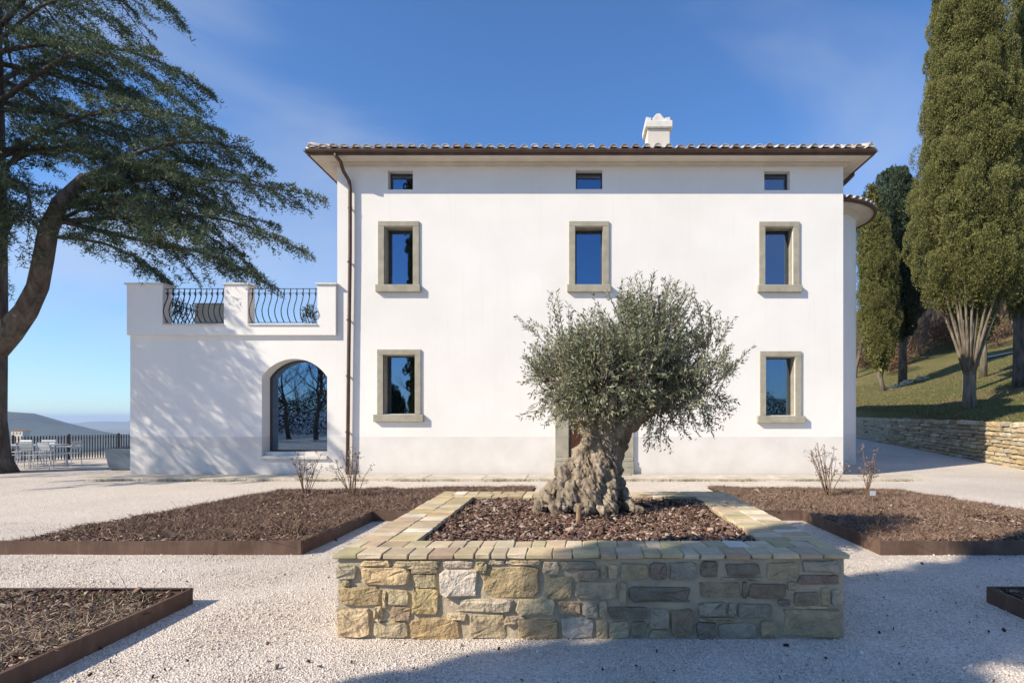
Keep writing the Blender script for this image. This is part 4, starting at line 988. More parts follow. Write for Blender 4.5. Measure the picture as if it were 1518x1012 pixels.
for (a, b_) in whips:
    for k in range(3):
        dy = orng.uniform(-0.3, 0.3); s = opt(a[0]+orng.normal(0, 3), a[1], dy); e = opt(b_[0]+orng.normal(0, 5), b_[1]+orng.normal(4, 5), dy+orng.normal(0, 0.1)); wb.append(s); wd.append(e-s); wl.append((e-s).length*(1 if k == 0 else orng.uniform(0.6, 0.95)))
base = np.concatenate([base, np.array(wb)]); dirn = np.concatenate([dirn, np.array(wd)]); ln = np.concatenate([ln, np.array(wl)])
dirn = unit(dirn)
nper = np.maximum(8, (ln/0.013)).astype(int)
idx = np.repeat(np.arange(len(base)), nper); tpar = np.concatenate([np.linspace(0.0, 1.0, k) for k in nper])
pos = base[idx]+dirn[idx]*(ln[idx]*tpar)[:, None]+orng.normal(0, 0.006, (len(idx), 3)); pos[:, 2] -= 0.03*tpar*orng.random(len(idx))
side = unit(np.cross(dirn[idx], orng.normal(size=(len(idx), 3))))
ld = dirn[idx]*orng.uniform(0.35, 1.1, len(idx))[:, None]+side*orng.uniform(0.5, 1.0, len(idx))[:, None]
V = leaves(pos, ld, orng.uniform(0.036, 0.070, len(idx)), orng.uniform(0.010, 0.017, len(idx)), orng)
me = tri_mesh('crown', V, 4); me.materials.append(M['olive_leaf']); link('crown', me, olive)
tw_ = MB()
for i in range(0, len(base), 3):
    b = Vector(base[i]); e = b+Vector(dirn[i])*ln[i]; tw_.tube([b-Vector(dirn[i])*0.12, e], [0.006, 0.002], 3, False)
for i in range(0, NS, 8):
    b = Vector(base[i])-Vector(dirn[i])*0.1; best = min((q for p_, _ in limbs for q in p_[1:]), key=lambda q: (q-b).length); tw_.tube([best, best.lerp(b, 0.5)+Vector((0, 0, -0.04)), b], [0.018, 0.011, 0.006], 4, False)
tw_.build('twigs', M['bare_bark'], olive)

# drip hose and a short stake beside the trunk
hs = MB(); pts = []
for i in range(33):
    a = 2*math.pi*i/32; pts.append((OX-0.0+0.66*math.cos(a), OY-0.04+0.48*math.sin(a), 0.592+0.008*math.sin(a*5)))
hs.tube(pts, 0.009, 6, False); tag(hs.build('drip_hose', M['hose']), 'black drip hose looped round the olive trunk on the mulch', 'hose')
st = MB(); q = P(857, 770, 5.9); st.tube([(q.x, 5.9, 0.54), (q.x+0.005, 5.9, 0.64), (q.x+0.012, 5.89, 0.735)], [0.026, 0.026, 0.022], 8); tag(st.build('wooden_stake', M['stake_wood']), 'short wooden stake driven into the mulch before the olive trunk', 'stake')

# ------------------------------------------------------------------ cedar
CXT, CYT = XP(-24, 17.0), 17.0
cedar = empty('cedar_tree', (CXT, CYT, 0)); tag(cedar, 'large dark cedar with forked trunk and drooping layered boughs by the terrace', 'tree')
crng = np.random.default_rng(8)
def cpt(px, py, Y): q = P(px, py, Y); return Vector((q.x-CXT, q.y-CYT, q.z))
tb = MB()
trunk_pts = [Vector((0.1, 0, -0.2)), Vector((0.02, 0, 0.4)), Vector((-0.02, 0, 1.5)), Vector((-0.02, 0, 3.3)), Vector((0.0, 0.05, 4.6)), Vector((-0.02, 0.1, 7.5)), Vector((-0.1, 0.2, 11)), Vector((-0.1, 0.2, 15)), Vector((0, 0.2, 19))]
tb.tube(trunk_pts, [0.76, 0.58, 0.51, 0.52, 0.48, 0.44, 0.36, 0.25, 0.06], 16)
limb_pts = [cpt(-12, 520, 17), cpt(14, 492, 16.9), cpt(38, 462, 16.8), cpt(56, 425, 16.6), cpt(64, 385, 16.4), cpt(72, 340, 16.3), cpt(90, 300, 16.2), cpt(125, 262, 16.0)]
tb.tube(limb_pts, [0.36, 0.33, 0.28, 0.25, 0.235, 0.22, 0.19, 0.12], 12)
boughs = []                                            # (points, first radius)
def bough(*pts): boughs.append([cpt(*p) for p in pts])
bough((85, 312, 16.3), (200, 268, 16.8), (330, 268, 17.2), (466, 290, 17.5))
bough((75, 330, 16.3), (200, 322, 16.6), (330, 325, 17.0), (448, 370, 17.2))
bough((80, 325, 16.3), (190, 352, 16.5), (310, 378, 16.8), (395, 418, 17.0))
bough((70, 350, 16.4), (150, 360, 16.2), (205, 385, 16.3), (238, 412, 16.5))
bough((125, 262, 16.0), (230, 240, 17.6), (330, 250, 18.6), (440, 300, 19.2))
bough((125, 262, 16.0), (240, 215, 16.8), (330, 215, 17.4), (388, 242, 17.8))
bough((0, 230, 17.0), (130, 170, 16.6), (240, 165, 16.4), (318, 190, 16.3))
bough((0, 150, 17.1), (120, 75, 16.8), (220, 85, 16.8), (305, 132, 16.8))
bough((0, 40, 17.1), (100, -60, 16.9), (190, -40, 16.9), (262, 26, 16.9))
bough((90, 300, 16.2), (180, 290, 17.6), (280, 300, 18.4), (400, 330, 19.0))
bough((100, 290, 16.2), (200, 310, 17.2), (300, 345, 17.8), (370, 395, 18.2))
bough((0, 60, 17.0), (60, 10, 16.8), (120, 0, 16.8), (180, 40, 16.8))
bough((0, 10, 17.0), (60, -50, 17.3), (120, -40, 17.6), (190, 10, 17.8))
bough((0, 260, 17.0), (60, 200, 16.9), (130, 210, 16.8), (190, 260, 16.8))
bough((0, 250, 17.0), (70, 220, 17.8), (160, 230, 18.6), (270, 280, 19.2))
bough((100, 285, 16.2), (180, 255, 16.5), (250, 250, 16.8), (330, 290, 17.0))
bough((75, 335, 16.4), (130, 310, 16.6), (200, 330, 16.8), (280, 400, 17.0))
bough((85, 310, 16.3), (170, 300, 16.2), (260, 330, 16.2), (350, 405, 16.4))
bough((60, 345, 16.4), (40, 320, 16.0), (20, 330, 15.8), (5, 370, 15.6))
bough((0, 280, 17.0), (30, 270, 16.2), (45, 300, 15.6), (40, 360, 15.2))
bough((0, 120, 17.0), (80, 90, 18.0), (160, 120, 19.0), (240, 180, 19.6))
bough((90, 300, 16.2), (160, 270, 16.6), (250, 300, 16.8), (340, 360, 17.0))
# boughs towards the camera and the rest of the crown
def limit(py): return np.interp(py, [-200, 0, 60, 130, 190, 240, 290, 340, 370, 415], [200, 250, 265, 285, 305, 370, 440, 430, 420, 370])
def free_bough(z, az, Lb, droop):
    a = Vector((math.cos(az), math.sin(az), 0)); s = Vector((0, 0.1, z)); pts = [s]; 
    for t in (0.33, 0.66, 1.0): pts.append(s+a*Lb*t+Vector((0, 0, Lb*(0.22*t-(0.22+droop)*t*t))))
    tip = pts[-1]; w = (tip.x+CXT, tip.y+CYT, tip.z); pxx = CX+w[0]*FPX/w[1]; pyy = CY-(w[2]-EYE)*FPX/w[1]
    if pxx > limit(pyy) or (pxx > 0 and pyy > 330): return
    for p in pts[1:]:                                  # keep the crown's shadow off the main block, as in the photograph
        kk = WY-(p.y+CYT)
        if kk > 0:
            xs_h, zs_h = p.x+CXT+1.74*kk, p.z-1.38*kk
            if zs_h > 0 and xs_h > -9.3+(5.2-zs_h)*0.75: return
    boughs.append(pts)
for lev in range(9):
    z = 6.3+lev*1.4
    for k in range(8):
        free_bough(z+crng.uniform(-0.4, 0.4), 2*math.pi*(k+0.5*(lev % 2))/8+crng.normal(0, 0.12), max(2.0, crng.uniform(6.0, 7.6)-0.24*lev), crng.uniform(0.14, 0.34))
# heavy boughs hanging over the gravel in front of the terrace
for (az, z, Lb, dr_) in ((-1.95, 7.0, 6.4, 0.22), (-1.72, 7.6, 7.2, 0.24), (-1.50, 6.6, 6.2, 0.20), (-1.32, 7.4, 6.8, 0.22), (-1.12, 7.0, 5.8, 0.25), (-0.95, 8.2, 5.2, 0.2), (-1.62, 8.8, 7.0, 0.25), (-1.40, 9.6, 6.6, 0.22), (-1.2, 8.6, 6.0, 0.2), (-1.75, 9.4, 5.2, 0.2), (-1.6, 10.2, 5.6, 0.25), (-1.45, 8.6, 4.8, 0.2), (-1.9, 8.2, 5.0, 0.2), (-1.3, 9.2, 4.4, 0.18), (-1.5, 7.6, 5.4, 0.22), (-1.68, 6.9, 5.6, 0.2), (-1.05, 7.9, 4.0, 0.15), (-0.8, 7.2, 3.4, 0.12)):
    free_bough(z, az, Lb, dr_)
SP = []; SD = []; SLn = []
for pts in boughs:
    L = sum((pts[i+1]-pts[i]).length for i in range(3)); q = []
    for i in range(25):
        t = i/24*3; k = min(2, int(t)); f_ = t-k; p0 = pts[max(k-1, 0)]; p1 = pts[k]; p2 = pts[k+1]; p3 = pts[min(k+2, 3)]
        q.append(0.5*((2*p1)+(p2-p0)*f_+(2*p0-5*p1+4*p2-p3)*f_*f_+(3*p1-p0-3*p2+p3)*f_**3))
    r0 = 0.022+0.0095*L
    tb.tube([q[i] for i in range(0, 25, 2)], [r0*(1-0.92*i/12) for i in range(13)], 6, False)
    step_n = int(L*6.8)
    for s in range(step_n):                            # side branchlets lie flat in the plate, tips hang
        t = 0.10+0.90*(s+crng.random()*0.7)/step_n; i = min(23, int(t*24)); p = q[i].lerp(q[i+1], t*24-i) if i < 24 else q[24]; d = (q[i+1]-q[i]).normalized()
        sd = d.cross(Vector((0, 0, 1))).normalized()*(1 if s % 2 else -1)
        bl = (0.25+1.25*math.sin(math.pi*min(1, t*0.85+0.12)))*crng.uniform(0.55, 1.1)*min(1.1, L/6.0+0.3)
        bd_ = (sd*crng.uniform(0.6, 1.0)+d*crng.uniform(0.35, 0.9)+Vector((0, 0, crng.uniform(-0.15, 0.45)))).normalized()
        if t > 0.93: bd_ = (d+sd*crng.uniform(0, 0.5)).normalized(); bl = crng.uniform(0.3, 0.6)
        e = p+bd_*bl+Vector((0, 0, -0.30*bl*bl)); m_ = int(7+bl*17)
        if s % 3 == 0: tb.tube([p, p.lerp(e, 0.5)+Vector((0, 0, 0.03*bl)), e], [0.014, 0.009, 0.004], 3, False)
        tt = crng.random(m_)**0.8; P_ = np.outer(1-tt, np.array(p))+np.outer(tt, np.array(e)); P_[:, 2] += 0.10*bl*tt*(1-tt)*2+crng.normal(0, 0.025, m_)
        side = unit(np.cross(np.array(bd_)[None], np.array([[0, 0, 1.0]])))*np.where(crng.random(m_) < 0.5, 1, -1)[:, None]
        tl = crng.uniform(0.10, 0.42, m_)*(1-0.6*tt)*min(1.2, 0.5+bl*0.6)
        td = unit(side*crng.uniform(0.5, 1, m_)[:, None]+np.array(bd_)[None]*crng.uniform(0.3, 1.0, m_)[:, None]+crng.normal(0, 0.14, (m_, 3)))
        SP.append(P_); SD.append(td); SLn.append(tl)
SP = np.concatenate(SP); SD = np.concatenate(SD); SLn = np.concatenate(SLn)
kq = 5; idx = np.repeat(np.arange(len(SP)), kq); tt = np.tile(np.linspace(0.0, 1.0, kq), len(SP))+crng.uniform(-0.1, 0.1, len(idx))
pos = SP[idx]+SD[idx]*(SLn[idx]*tt)[:, None]; pos[:, 2] -= 0.16*tt*tt
nd = SD[idx]*crng.uniform(0.2, 1.0, len(idx))[:, None]+crng.normal(0, 0.5, (len(idx), 3))+np.array([0, 0, 0.30])
V = spikes(pos, nd, crng.uniform(0.07, 0.16, len(idx)), crng.uniform(0.018, 0.036, len(idx)), crng)
me = tri_mesh('crown', V); me.materials.append(M['cedar_needle']); link('crown', me, cedar)
tb.build('trunk', M['cedar_bark'], cedar, smooth=True)

# ------------------------------------------------------------------ cypresses and other evergreens
def cypress(name, label, base, H, prof, stems, seed, mat='cypress_leaf', nl=800, per=200, lump=0.34, group=None, bark='cypress_bark', lean=(0, 0), core=0.70, spike=(0.035, 0.085), sw=(0.024, 0.05)):
    r_ = np.random.default_rng(seed); e = empty(name, base); tag(e, label, 'tree', group)
    ts = np.array([p[0] for p in prof]); rs = np.array([p[1] for p in prof]); zb, zt = ts[0], ts[-1]
    # lumps of foliage over the crown's surface, more where it is wide
    zz = np.linspace(zb, zt, 200); wgt = np.interp(zz, ts, rs)+0.12; wgt /= wgt.sum()
    z = r_.choice(zz, nl, p=wgt)+r_.normal(0, 0.05, nl); a = r_.uniform(0, 2*np.pi, nl)
    R = np.interp(z, ts, rs)*(1+0.10*np.sin(a*3+z*0.8+seed)+0.06*np.sin(a*5-z*1.7))
    rr = R*r_.uniform(0.60, 1.0, nl); ls = lump*r_.uniform(0.6, 1.35, nl)*np.clip(R/1.0, 0.45, 1.25)
    C = np.stack([rr*np.cos(a)+lean[0]*z, rr*np.sin(a)+lean[1]*z, z], -1); outd = np.stack([np.cos(a), np.sin(a), np.full(nl, 0.35)], -1)
    idx = np.repeat(np.arange(nl), per); u = unit(r_.normal(size=(nl*per, 3))+outd[idx]*0.7)
    pos = C[idx]+u*ls[idx][:, None]*np.array([0.85, 0.85, 1.2])*r_.uniform(0.75, 1.0, nl*per)[:, None]
    d = u*0.7+np.array([0, 0, 1.0])+r_.normal(0, 0.3, (nl*per, 3))
    V = spikes(pos-unit(d)*0.05, d, r_.uniform(spike[0], spike[1], nl*per), r_.uniform(sw[0], sw[1], nl*per), r_)
    if core:                                           # dense inner foliage
        nc = int(nl*per*0.22); z = r_.choice(zz, nc, p=wgt); a = r_.uniform(0, 2*np.pi, nc); R = np.interp(z, ts, rs)*core*r_.uniform(0.75, 1.0, nc)
        pc = np.stack([R*np.cos(a)+lean[0]*z, R*np.sin(a)+lean[1]*z, z], -1)
        V = np.concatenate([V, spikes(pc, r_.normal(size=(nc, 3))*np.array([0.7, 0.7, 1]), r_.uniform(0.22, 0.36, nc), r_.uniform(0.16, 0.3, nc), r_)])
    me = tri_mesh('crown', V); me.materials.append(M[mat]); link('crown', me, e)
    tb = MB()
    for pts, rad in stems: tb.tube(pts, rad, 9)
    tb.build('trunk', M[bark], e, smooth=True); return e
def at_lawn(px, Y): x = XP(px, Y); return (x, Y, lawn_z(x, Y)-0.06)
def stems_fan(n, h0, h1, r, spread, seed):
    r_ = np.random.default_rng(seed); out = [([(0, 0, -0.2), (0.0, 0, 0.6), (0.02, 0, h0), (0.05, 0, h0+1.2), (0.05, 0, h1+4)], [r*1.35, r*1.05, r, r*0.8, r*0.4])]
    for k in range(n):
        a = 2*math.pi*k/n+r_.normal(0, 0.2); s = spread*r_.uniform(0.6, 1.1)
        out.append(([(0.3*r*math.cos(a), 0.3*r*math.sin(a), h0*r_.uniform(0.5, 0.95)), (0.3*s*math.cos(a)+0.1*math.cos(a), 0.3*s*math.sin(a)+0.1*math.sin(a), h0+(h1-h0)*0.45), (s*0.75*math.cos(a), s*0.75*math.sin(a), h1), (s*math.cos(a), s*math.sin(a), h1+1.2)], [r*0.32, r*0.25, r*0.18, r*0.08]))
    return out
CG = 'cypresses on the slope'
b = at_lawn(1437, 23.5)
cypress('cypress_tree', 'broad tall cypress with a fan of pale bare stems under its crown', b, 21, [(3.8, 0.5), (4.3, 1.15), (5.2, 1.65), (6.4, 1.88), (8.0, 1.90), (10.5, 1.72), (13.5, 1.32), (16.5, 0.98), (19, 0.5), (21, 0.05)], stems_fan(20, 1.5, 4.2, 0.22, 1.25, 2), 101, nl=950, per=420, lump=0.34)
b = at_lawn(1434, 29.0)
cypress('cypress_tree', 'slim tall cypress standing just behind the broad one, towards the villa', b, 22, [(4.5, 0.3), (5.5, 1.0), (9, 1.12), (14, 0.95), (18, 0.6), (21.0, 0.25), (22.5, 0.03)], stems_fan(3, 3.5, 5, 0.2, 0.3, 3), 102, lean=(-0.062, 0), nl=560, per=240)
b = at_lawn(1512, 26.4)
cypress('cypress_tree', 'tall cypress with a dark bare trunk, farthest from the villa', b, 20, [(3.0, 0.2), (4.2, 0.8), (7, 1.35), (12, 1.35), (17, 0.9), (20.5, 0.4), (22, 0.03)], stems_fan(4, 2.9, 4.6, 0.27, 0.4, 4), 103, nl=560, per=240, lean=(0.035, 0), bark='cedar_bark')
b = at_lawn(1306, 37.5)
cypress('cypress_tree', 'short leaning cypress beside the round stair tower', b, 12, [(1.5, 0.35), (2.4, 0.85), (4.5, 1.15), (8, 1.15), (10.5, 0.8), (12.4, 0.25), (13, 0.03)], [([(0.18, 0, -0.2), (-0.02, 0, 0.8), (-0.25, 0, 1.6), (-0.5, 0, 3.2)], [0.19, 0.15, 0.13, 0.08]), ([(-0.05, 0, 0.8), (0.2, 0, 1.9), (0.35, 0, 3.0)], [0.12, 0.1, 0.06])], 104, nl=460, per=200, lean=(-0.045, 0))
b = at_lawn(1338, 40.0)
cypress('evergreen_tree', 'dark loose crowned evergreen with straight trunk between two cypresses', b, 14, [(3.2, 0.3), (4.6, 0.95), (7, 1.25), (9.5, 1.45), (12.0, 1.5), (13.6, 0.9), (14.6, 0.1)], [([(0, 0, -0.2), (0.02, 0, 2.5), (0.0, 0, 6), (0, 0, 13)], [0.30, 0.24, 0.2, 0.05]), ([(0, 0, 5), (1.0, 0.2, 6.0), (1.7, 0.3, 6.3)], [0.09, 0.05, 0.02]), ([(0, 0, 4), (-0.8, 0.2, 4.7), (-1.3, 0.3, 4.8)], [0.09, 0.05, 0.02])], 105, mat='dark_leaf', nl=330, per=110, lump=0.42, bark='cedar_bark', core=0.6, spike=(0.12, 0.26), sw=(0.05, 0.11))
b = at_lawn(1320, 50.0)
cypress('evergreen_tree', 'broad spreading dark evergreen behind the short leaning cypress', b, 15, [(6.0, 0.5), (8, 1.9), (10.5, 2.6), (13.0, 2.5), (15.5, 1.5), (17.0, 0.2)], [([(0, 0, -0.2), (0.02, 0, 5), (0.1, 0, 14)], [0.32, 0.25, 0.06]), ([(0, 0, 7), (1.2, 0.2, 8.6), (2.0, 0.3, 9.3)], [0.09, 0.05, 0.02])], 106, mat='dark_leaf', nl=330, per=110, lump=0.55, bark='cedar_bark', core=0.6, spike=(0.14, 0.30), sw=(0.06, 0.13))
b = at_lawn(1458, 33.5)
cypress('cypress_tree', 'thin young cypress with a pale trunk seen behind the broad one', b, 9, [(2.2, 0.2), (3.2, 0.7), (5.5, 0.95), (8, 0.7), (10, 0.05)], [([(-0.02, 0, -0.2), (0, 0, 1.6), (-0.1, 0, 3.2), (0, 0, 7)], [0.21, 0.18, 0.14, 0.05])], 107, nl=260, per=90)
# the cypress whose long shadow crosses the planter, standing beyond the photographer's left shoulder
kc = 5.2; bx_, by_ = 0.174-1.74*kc, 3.34-kc
cypress('cypress_tree', 'narrow columnar cypress behind the photographer, casting the long shadow', (bx_, by_, 0), 22, [(0.7, 0.6), (1.4, 0.86), (4, 0.92), (9, 0.93), (15, 0.92), (18, 0.86), (21, 0.5), (23, 0.03)], [([(0, 0, -0.2), (0, 0, 2), (0, 0, 12)], [0.25, 0.2, 0.08])], 108, nl=1900, per=80, lump=0.17, spike=(0.06, 0.14), sw=(0.05, 0.09))

# ------------------------------------------------------------------ bare winter trees
def bare_tree_mesh(seed, H, lev=4, twig=1.0):
    r_ = random.Random(seed); mb = MB()
    def grow(p, d, L, r, l):
        pts = [p]; q = p; dd = d
        for i in range(3):
            dd = (dd+Vector((r_.gauss(0, .13), r_.gauss(0, .13), r_.gauss(0.03, .08)))).normalized(); q = q+dd*L/3; pts.append(q)
        mb.tube(pts, [r, r*0.88, r*0.76, r*0.62], 7 if l >= 3 else (5 if l == 2 else 3), False)
        if l == 0: return
        nb = r_.choice((3, 4, 4, 5)) if l > 1 else 5
        for k in range(nb):
            i = r_.choice((1, 2, 3, 3)) if k else 3
            sd = Vector((r_.gauss(0, 1), r_.gauss(0, 1), r_.gauss(0.1, 0.6))).normalized()
            grow(pts[i], (dd*1.0+sd*r_.uniform(0.45, 0.95)+Vector((0, 0, 0.12))).normalized(), L*r_.uniform(0.55, 0.8), r*(0.62 if k == 0 else r_.uniform(0.35, 0.5)), l-1)
    grow(Vector((0, 0, -0.2)), Vector((r_.gauss(0, .06), r_.gauss(0, .06), 1)).normalized(), H*0.36, H*0.022, lev)
    return mb.mesh('branches', False)
bt = [bare_tree_mesh(s, 9.0, 4) for s in (1, 2, 3, 4)]
for m_ in bt: m_.materials.append(M['bare_bark'])
def russet_mesh(seed, R, H, n):
    r_ = np.random.default_rng(seed); u = unit(r_.normal(size=(n, 3)))*(r_.random(n)**0.4)[:, None]
    pos = u*np.array([R, R, H/2])+np.array([0, 0, H/2]); m_ = tri_mesh('foliage', leaves(pos, r_.normal(size=(n, 3)), r_.uniform(0.10, 0.22, n), r_.uniform(0.06, 0.12, n), r_), 4); m_.materials.append(M['russet_leaf']); return m_
rus = [russet_mesh(s, 1.6, 3.4, 1500) for s in (5, 6)]
trng0 = np.random.default_rng(55); wr = random.Random(12); k = 0
for i in range(64):                                     # wood behind the lawn on the right
    Y = wr.uniform(50, 92); pxx = wr.uniform(1255, 1560); x = XP(pxx, Y)
    e = empty('bare_tree', (x, Y, lawn_z(x, Y)-0.1), wr.uniform(0, 6.28)); s = wr.uniform(0.45, 0.95); e.scale = (s, s, s*wr.uniform(0.9, 1.15))
    tag(e, 'leafless brown tree in the wood on the slope behind the lawn', 'tree', 'bare trees in the wood behind the lawn'); link('trunk', bt[i % 4], e)
for i in range(46):
    Y = wr.uniform(47.5, 75); pxx = wr.uniform(1260, 1545); x = XP(pxx, Y); s = wr.uniform(0.5, 1.1)
    e = empty('dry_shrub', (x, Y, lawn_z(x, Y)-0.1), wr.uniform(0, 6.28)); e.scale = (s, s, s)
    tag(e, 'russet winter shrub at the edge of the wood behind the lawn', 'shrub', 'russet shrubs along the wood edge'); link('foliage', rus[i % 2], e)
big = [bare_tree_mesh(s, 10.5, 5) for s in (21, 22)]
for m_ in big: m_.materials.append(M['bare_bark'])
for i, (x, y, s, lb) in enumerate(((-18.6, -9.5, 0.85, 'bare tree behind the photographer, mirrored in the arched window'), (-21.5, -11.5, 0.8, 'bare spreading tree behind the photographer, mirrored beside another in the arched window'), (-23.0, -8.5, 0.6, 'small bare tree behind the photographer, mirrored at the edge of the arched window'), (-8.6, -9.0, 1.0, 'tall bare tree behind the photographer, mirrored in the lower window near the downpipe'), (-10.4, -11.0, 0.8, 'bare tree behind the photographer, mirrored behind the taller one'), (9.5, -9.5, 1.05, 'tall bare tree behind the photographer, mirrored in the windows near the tower'))):
    e = empty('bare_tree', (x, y, 0), i*1.3); e.scale = (s, s, s); tag(e, lb, 'tree'); link('trunk', big[i % 2], e)
b = (-16.5, -17.0, 0)
cypress('evergreen_tree', 'dark bushy evergreen behind the photographer, mirrored low in the arched window', b, 5, [(0.1, 1.2), (1.2, 2.0), (2.8, 1.8), (4.2, 0.8), (4.8, 0.05)], [([(0, 0, -0.2), (0, 0, 3)], [0.15, 0.06])], 109, mat='dark_leaf', nl=260, per=60, lump=0.5, spike=(0.14, 0.30), sw=(0.06, 0.13))
b = (9.0, -15.0, 0)
cypress('evergreen_tree', 'tall dark evergreen behind the photographer, mirrored in the upper window near the tower', b, 11, [(1.5, 1.0), (3, 1.9), (6, 1.7), (9, 1.0), (12, 0.05)], [([(0, 0, -0.2), (0, 0, 8)], [0.2, 0.06])], 110, mat='dark_leaf', nl=260, per=60, lump=0.5, spike=(0.14, 0.30), sw=(0.06, 0.13))

n = 90000; x = trng0.uniform(-45, 30, n); hh_ = trng0.random(n)**0.8*(2.6+1.2*np.sin(x*0.45)+0.6*np.sin(x*1.3))
pos = np.stack([x, -21+trng0.normal(0, 0.9, n), hh_], -1)
me = tri_mesh('hedge', leaves(pos, trng0.normal(size=(n, 3))+np.array([0, 0, .5]), trng0.uniform(0.10, 0.2, n), trng0.uniform(0.06, 0.12, n), trng0), 4); me.materials.append(M['dark_leaf'])  # unseen hedge, added so the panes mirror something dark low down
tag(link('hedge', me), 'long dark hedge added behind the photographer to darken the window reflections', 'hedge', kind='stuff')

# ------------------------------------------------------------------ leafless rose bushes in the beds
def rose(name, label, base, H, n, spread, seed):
    r_ = random.Random(seed); e = empty(name, base); tag(e, label, 'shrub', 'bare rose bushes in the beds'); mb = MB(); hp = []
    for k in range(n):
        a = r_.uniform(0, 6.28); s = r_.uniform(0.2, 1)*spread; pts = [Vector((0.04*math.cos(a), 0.04*math.sin(a), 0))]
        h_ = H*r_.uniform(0.6, 1)
        for t in (0.33, 0.66, 1.0): pts.append(Vector((s*t*math.cos(a)+r_.gauss(0, .02), s*t*math.sin(a)+r_.gauss(0, .02), h_*t)))
        mb.tube(pts, [0.008, 0.007, 0.006, 0.003], 5)
        for j in range(r_.randint(3, 6)):
            t = r_.uniform(0.4, 0.97)*3; i = min(2, int(t)); p = pts[i].lerp(pts[i+1], t-i); d = Vector((r_.gauss(0, 1), r_.gauss(0, 1), r_.uniform(0.4, 1.4))).normalized()*r_.uniform(0.06, 0.2); mb.tube([p, p+d], [0.004, 0.002], 3); hp.append(p+d)
        hp.append(pts[-1])
    mb.build('canes', M['shrub_stem'], e)
    n_ = len(hp)*5; rr = np.random.default_rng(seed); pos = np.repeat(np.array([tuple(p) for p in hp]), 5, 0)+rr.normal(0, 0.016, (n_, 3))
    me = tri_mesh('dry_leaves', leaves(pos, rr.normal(size=(n_, 3)), rr.uniform(0.02, 0.045, n_), rr.uniform(0.012, 0.026, n_), rr), 4); me.materials.append(M['dry_twig']); link('dry_leaves', me, e)
def bp(px, Y): return (XP(px, Y), Y, 0.10)
rose('rose_bush', 'bare rose bush under the arched window', bp(453, 11.2), 0.86, 11, 0.34, 1)
rose('rose_bush', 'bare rose bush in front of the downpipe', bp(522, 11.0), 0.95, 13, 0.42, 2)
rose('rose_bush', 'bare rose bush before the villa corner near the tower', bp(1228, 11.0), 1.08, 15, 0.38, 3)
rose('rose_bush', 'thin bare rose bush just past the villa corner', bp(1285, 10.6), 0.95, 8, 0.25, 4)
rose('rose_bush', 'low twiggy bush at the steel corner of the bed before the terrace', bp(437, 7.4), 0.34, 8, 0.40, 5)
rose('rose_bush', 'single tall dry stem in the bed towards the retaining wall', (XP(1302, 7.6), 7.6, 0.10), 0.48, 3, 0.06, 6)
mk = MB(); q = (XP(1294, 10.3), 10.3); mk.bb(q[0]-0.05, q[0]+0.05, 10.3, 10.306, 0.24, 0.32); mkr = empty('plant_marker', (q[0], 10.3, 0.1)); tag(mkr, 'small white plant tag on a stick in the bed towards the retaining wall', 'plant tag')
mk.v = [(a-q[0], b_-10.3, c-0.1) for a, b_, c in mk.v]; mk.build('tag', M['white_metal'], mkr); s_ = MB(); s_.tube([(0, 0.012, -0.03), (0, 0.012, 0.2)], 0.006, 6); s_.build('stick', M['stake_wood'], mkr)

# ------------------------------------------------------------------ terrace with fence, table and chairs
F0, F1 = Vector((-21.9, 18.6, 0)), Vector((-16.6, 26.4, 0)); FD = F1-F0; FL = FD.length
fence = empty('metal_fence', F0, math.atan2(FD.y, FD.x)); tag(fence, 'dark metal picket fence closing the gravel terrace against the valley', 'fence')
r_ = MB(); r_.box((FL/2, 0, 0.80), (FL, 0.04, 0.012)); r_.build('top_rail', M['fence_steel'], fence); r_ = MB(); r_.box((FL/2, 0, 0.10), (FL, 0.04, 0.012)); r_.build('bottom_rail', M['fence_steel'], fence)
pk = MB(); pk.box((0, 0, 0.46), (0.036, 0.014, 0.90)); pk_me = pk.mesh('picket'); pk_me.materials.append(M['fence_steel'])
po = MB(); po.box((0, 0, 0.45), (0.07, 0.06, 1.0)); po.box((0, 0, 0.955), (0.085, 0.075, 0.012)); po_me = po.mesh('post'); po_me.materials.append(M['fence_steel'])
npk = int(FL/0.085)
for i in range(npk): o = link('picket', pk_me, fence); o.location = ((i+0.5)*FL/npk, 0.03, 0)
for i in range(7): o = link('post', po_me, fence); o.location = (i*FL/6, 0, 0)
tbx, tby = XP(42, 19.2), 19.2
table = empty('garden_table', (tbx, tby, 0), 0.12); tag(table, 'long white metal garden table on the gravel terrace', 'table')
t = MB()
for i in range(7): t.bb(-0.95, 0.95, -0.40+i*0.115, -0.40+i*0.115+0.105, 0.70, 0.716)
t.bb(-0.93, 0.93, -0.38, -0.35, 0.66, 0.699); t.bb(-0.93, 0.93, 0.35, 0.38, 0.66, 0.699); t.build('table_top', M['white_metal'], table)
for a in (-1, 1):
    for c in (-1, 1): l = MB(); l.tube([(a*0.88, c*0.34, 0.69), (a*0.92, c*0.36, 0.0)], 0.018, 8); l.build('leg', M['white_metal'], table)
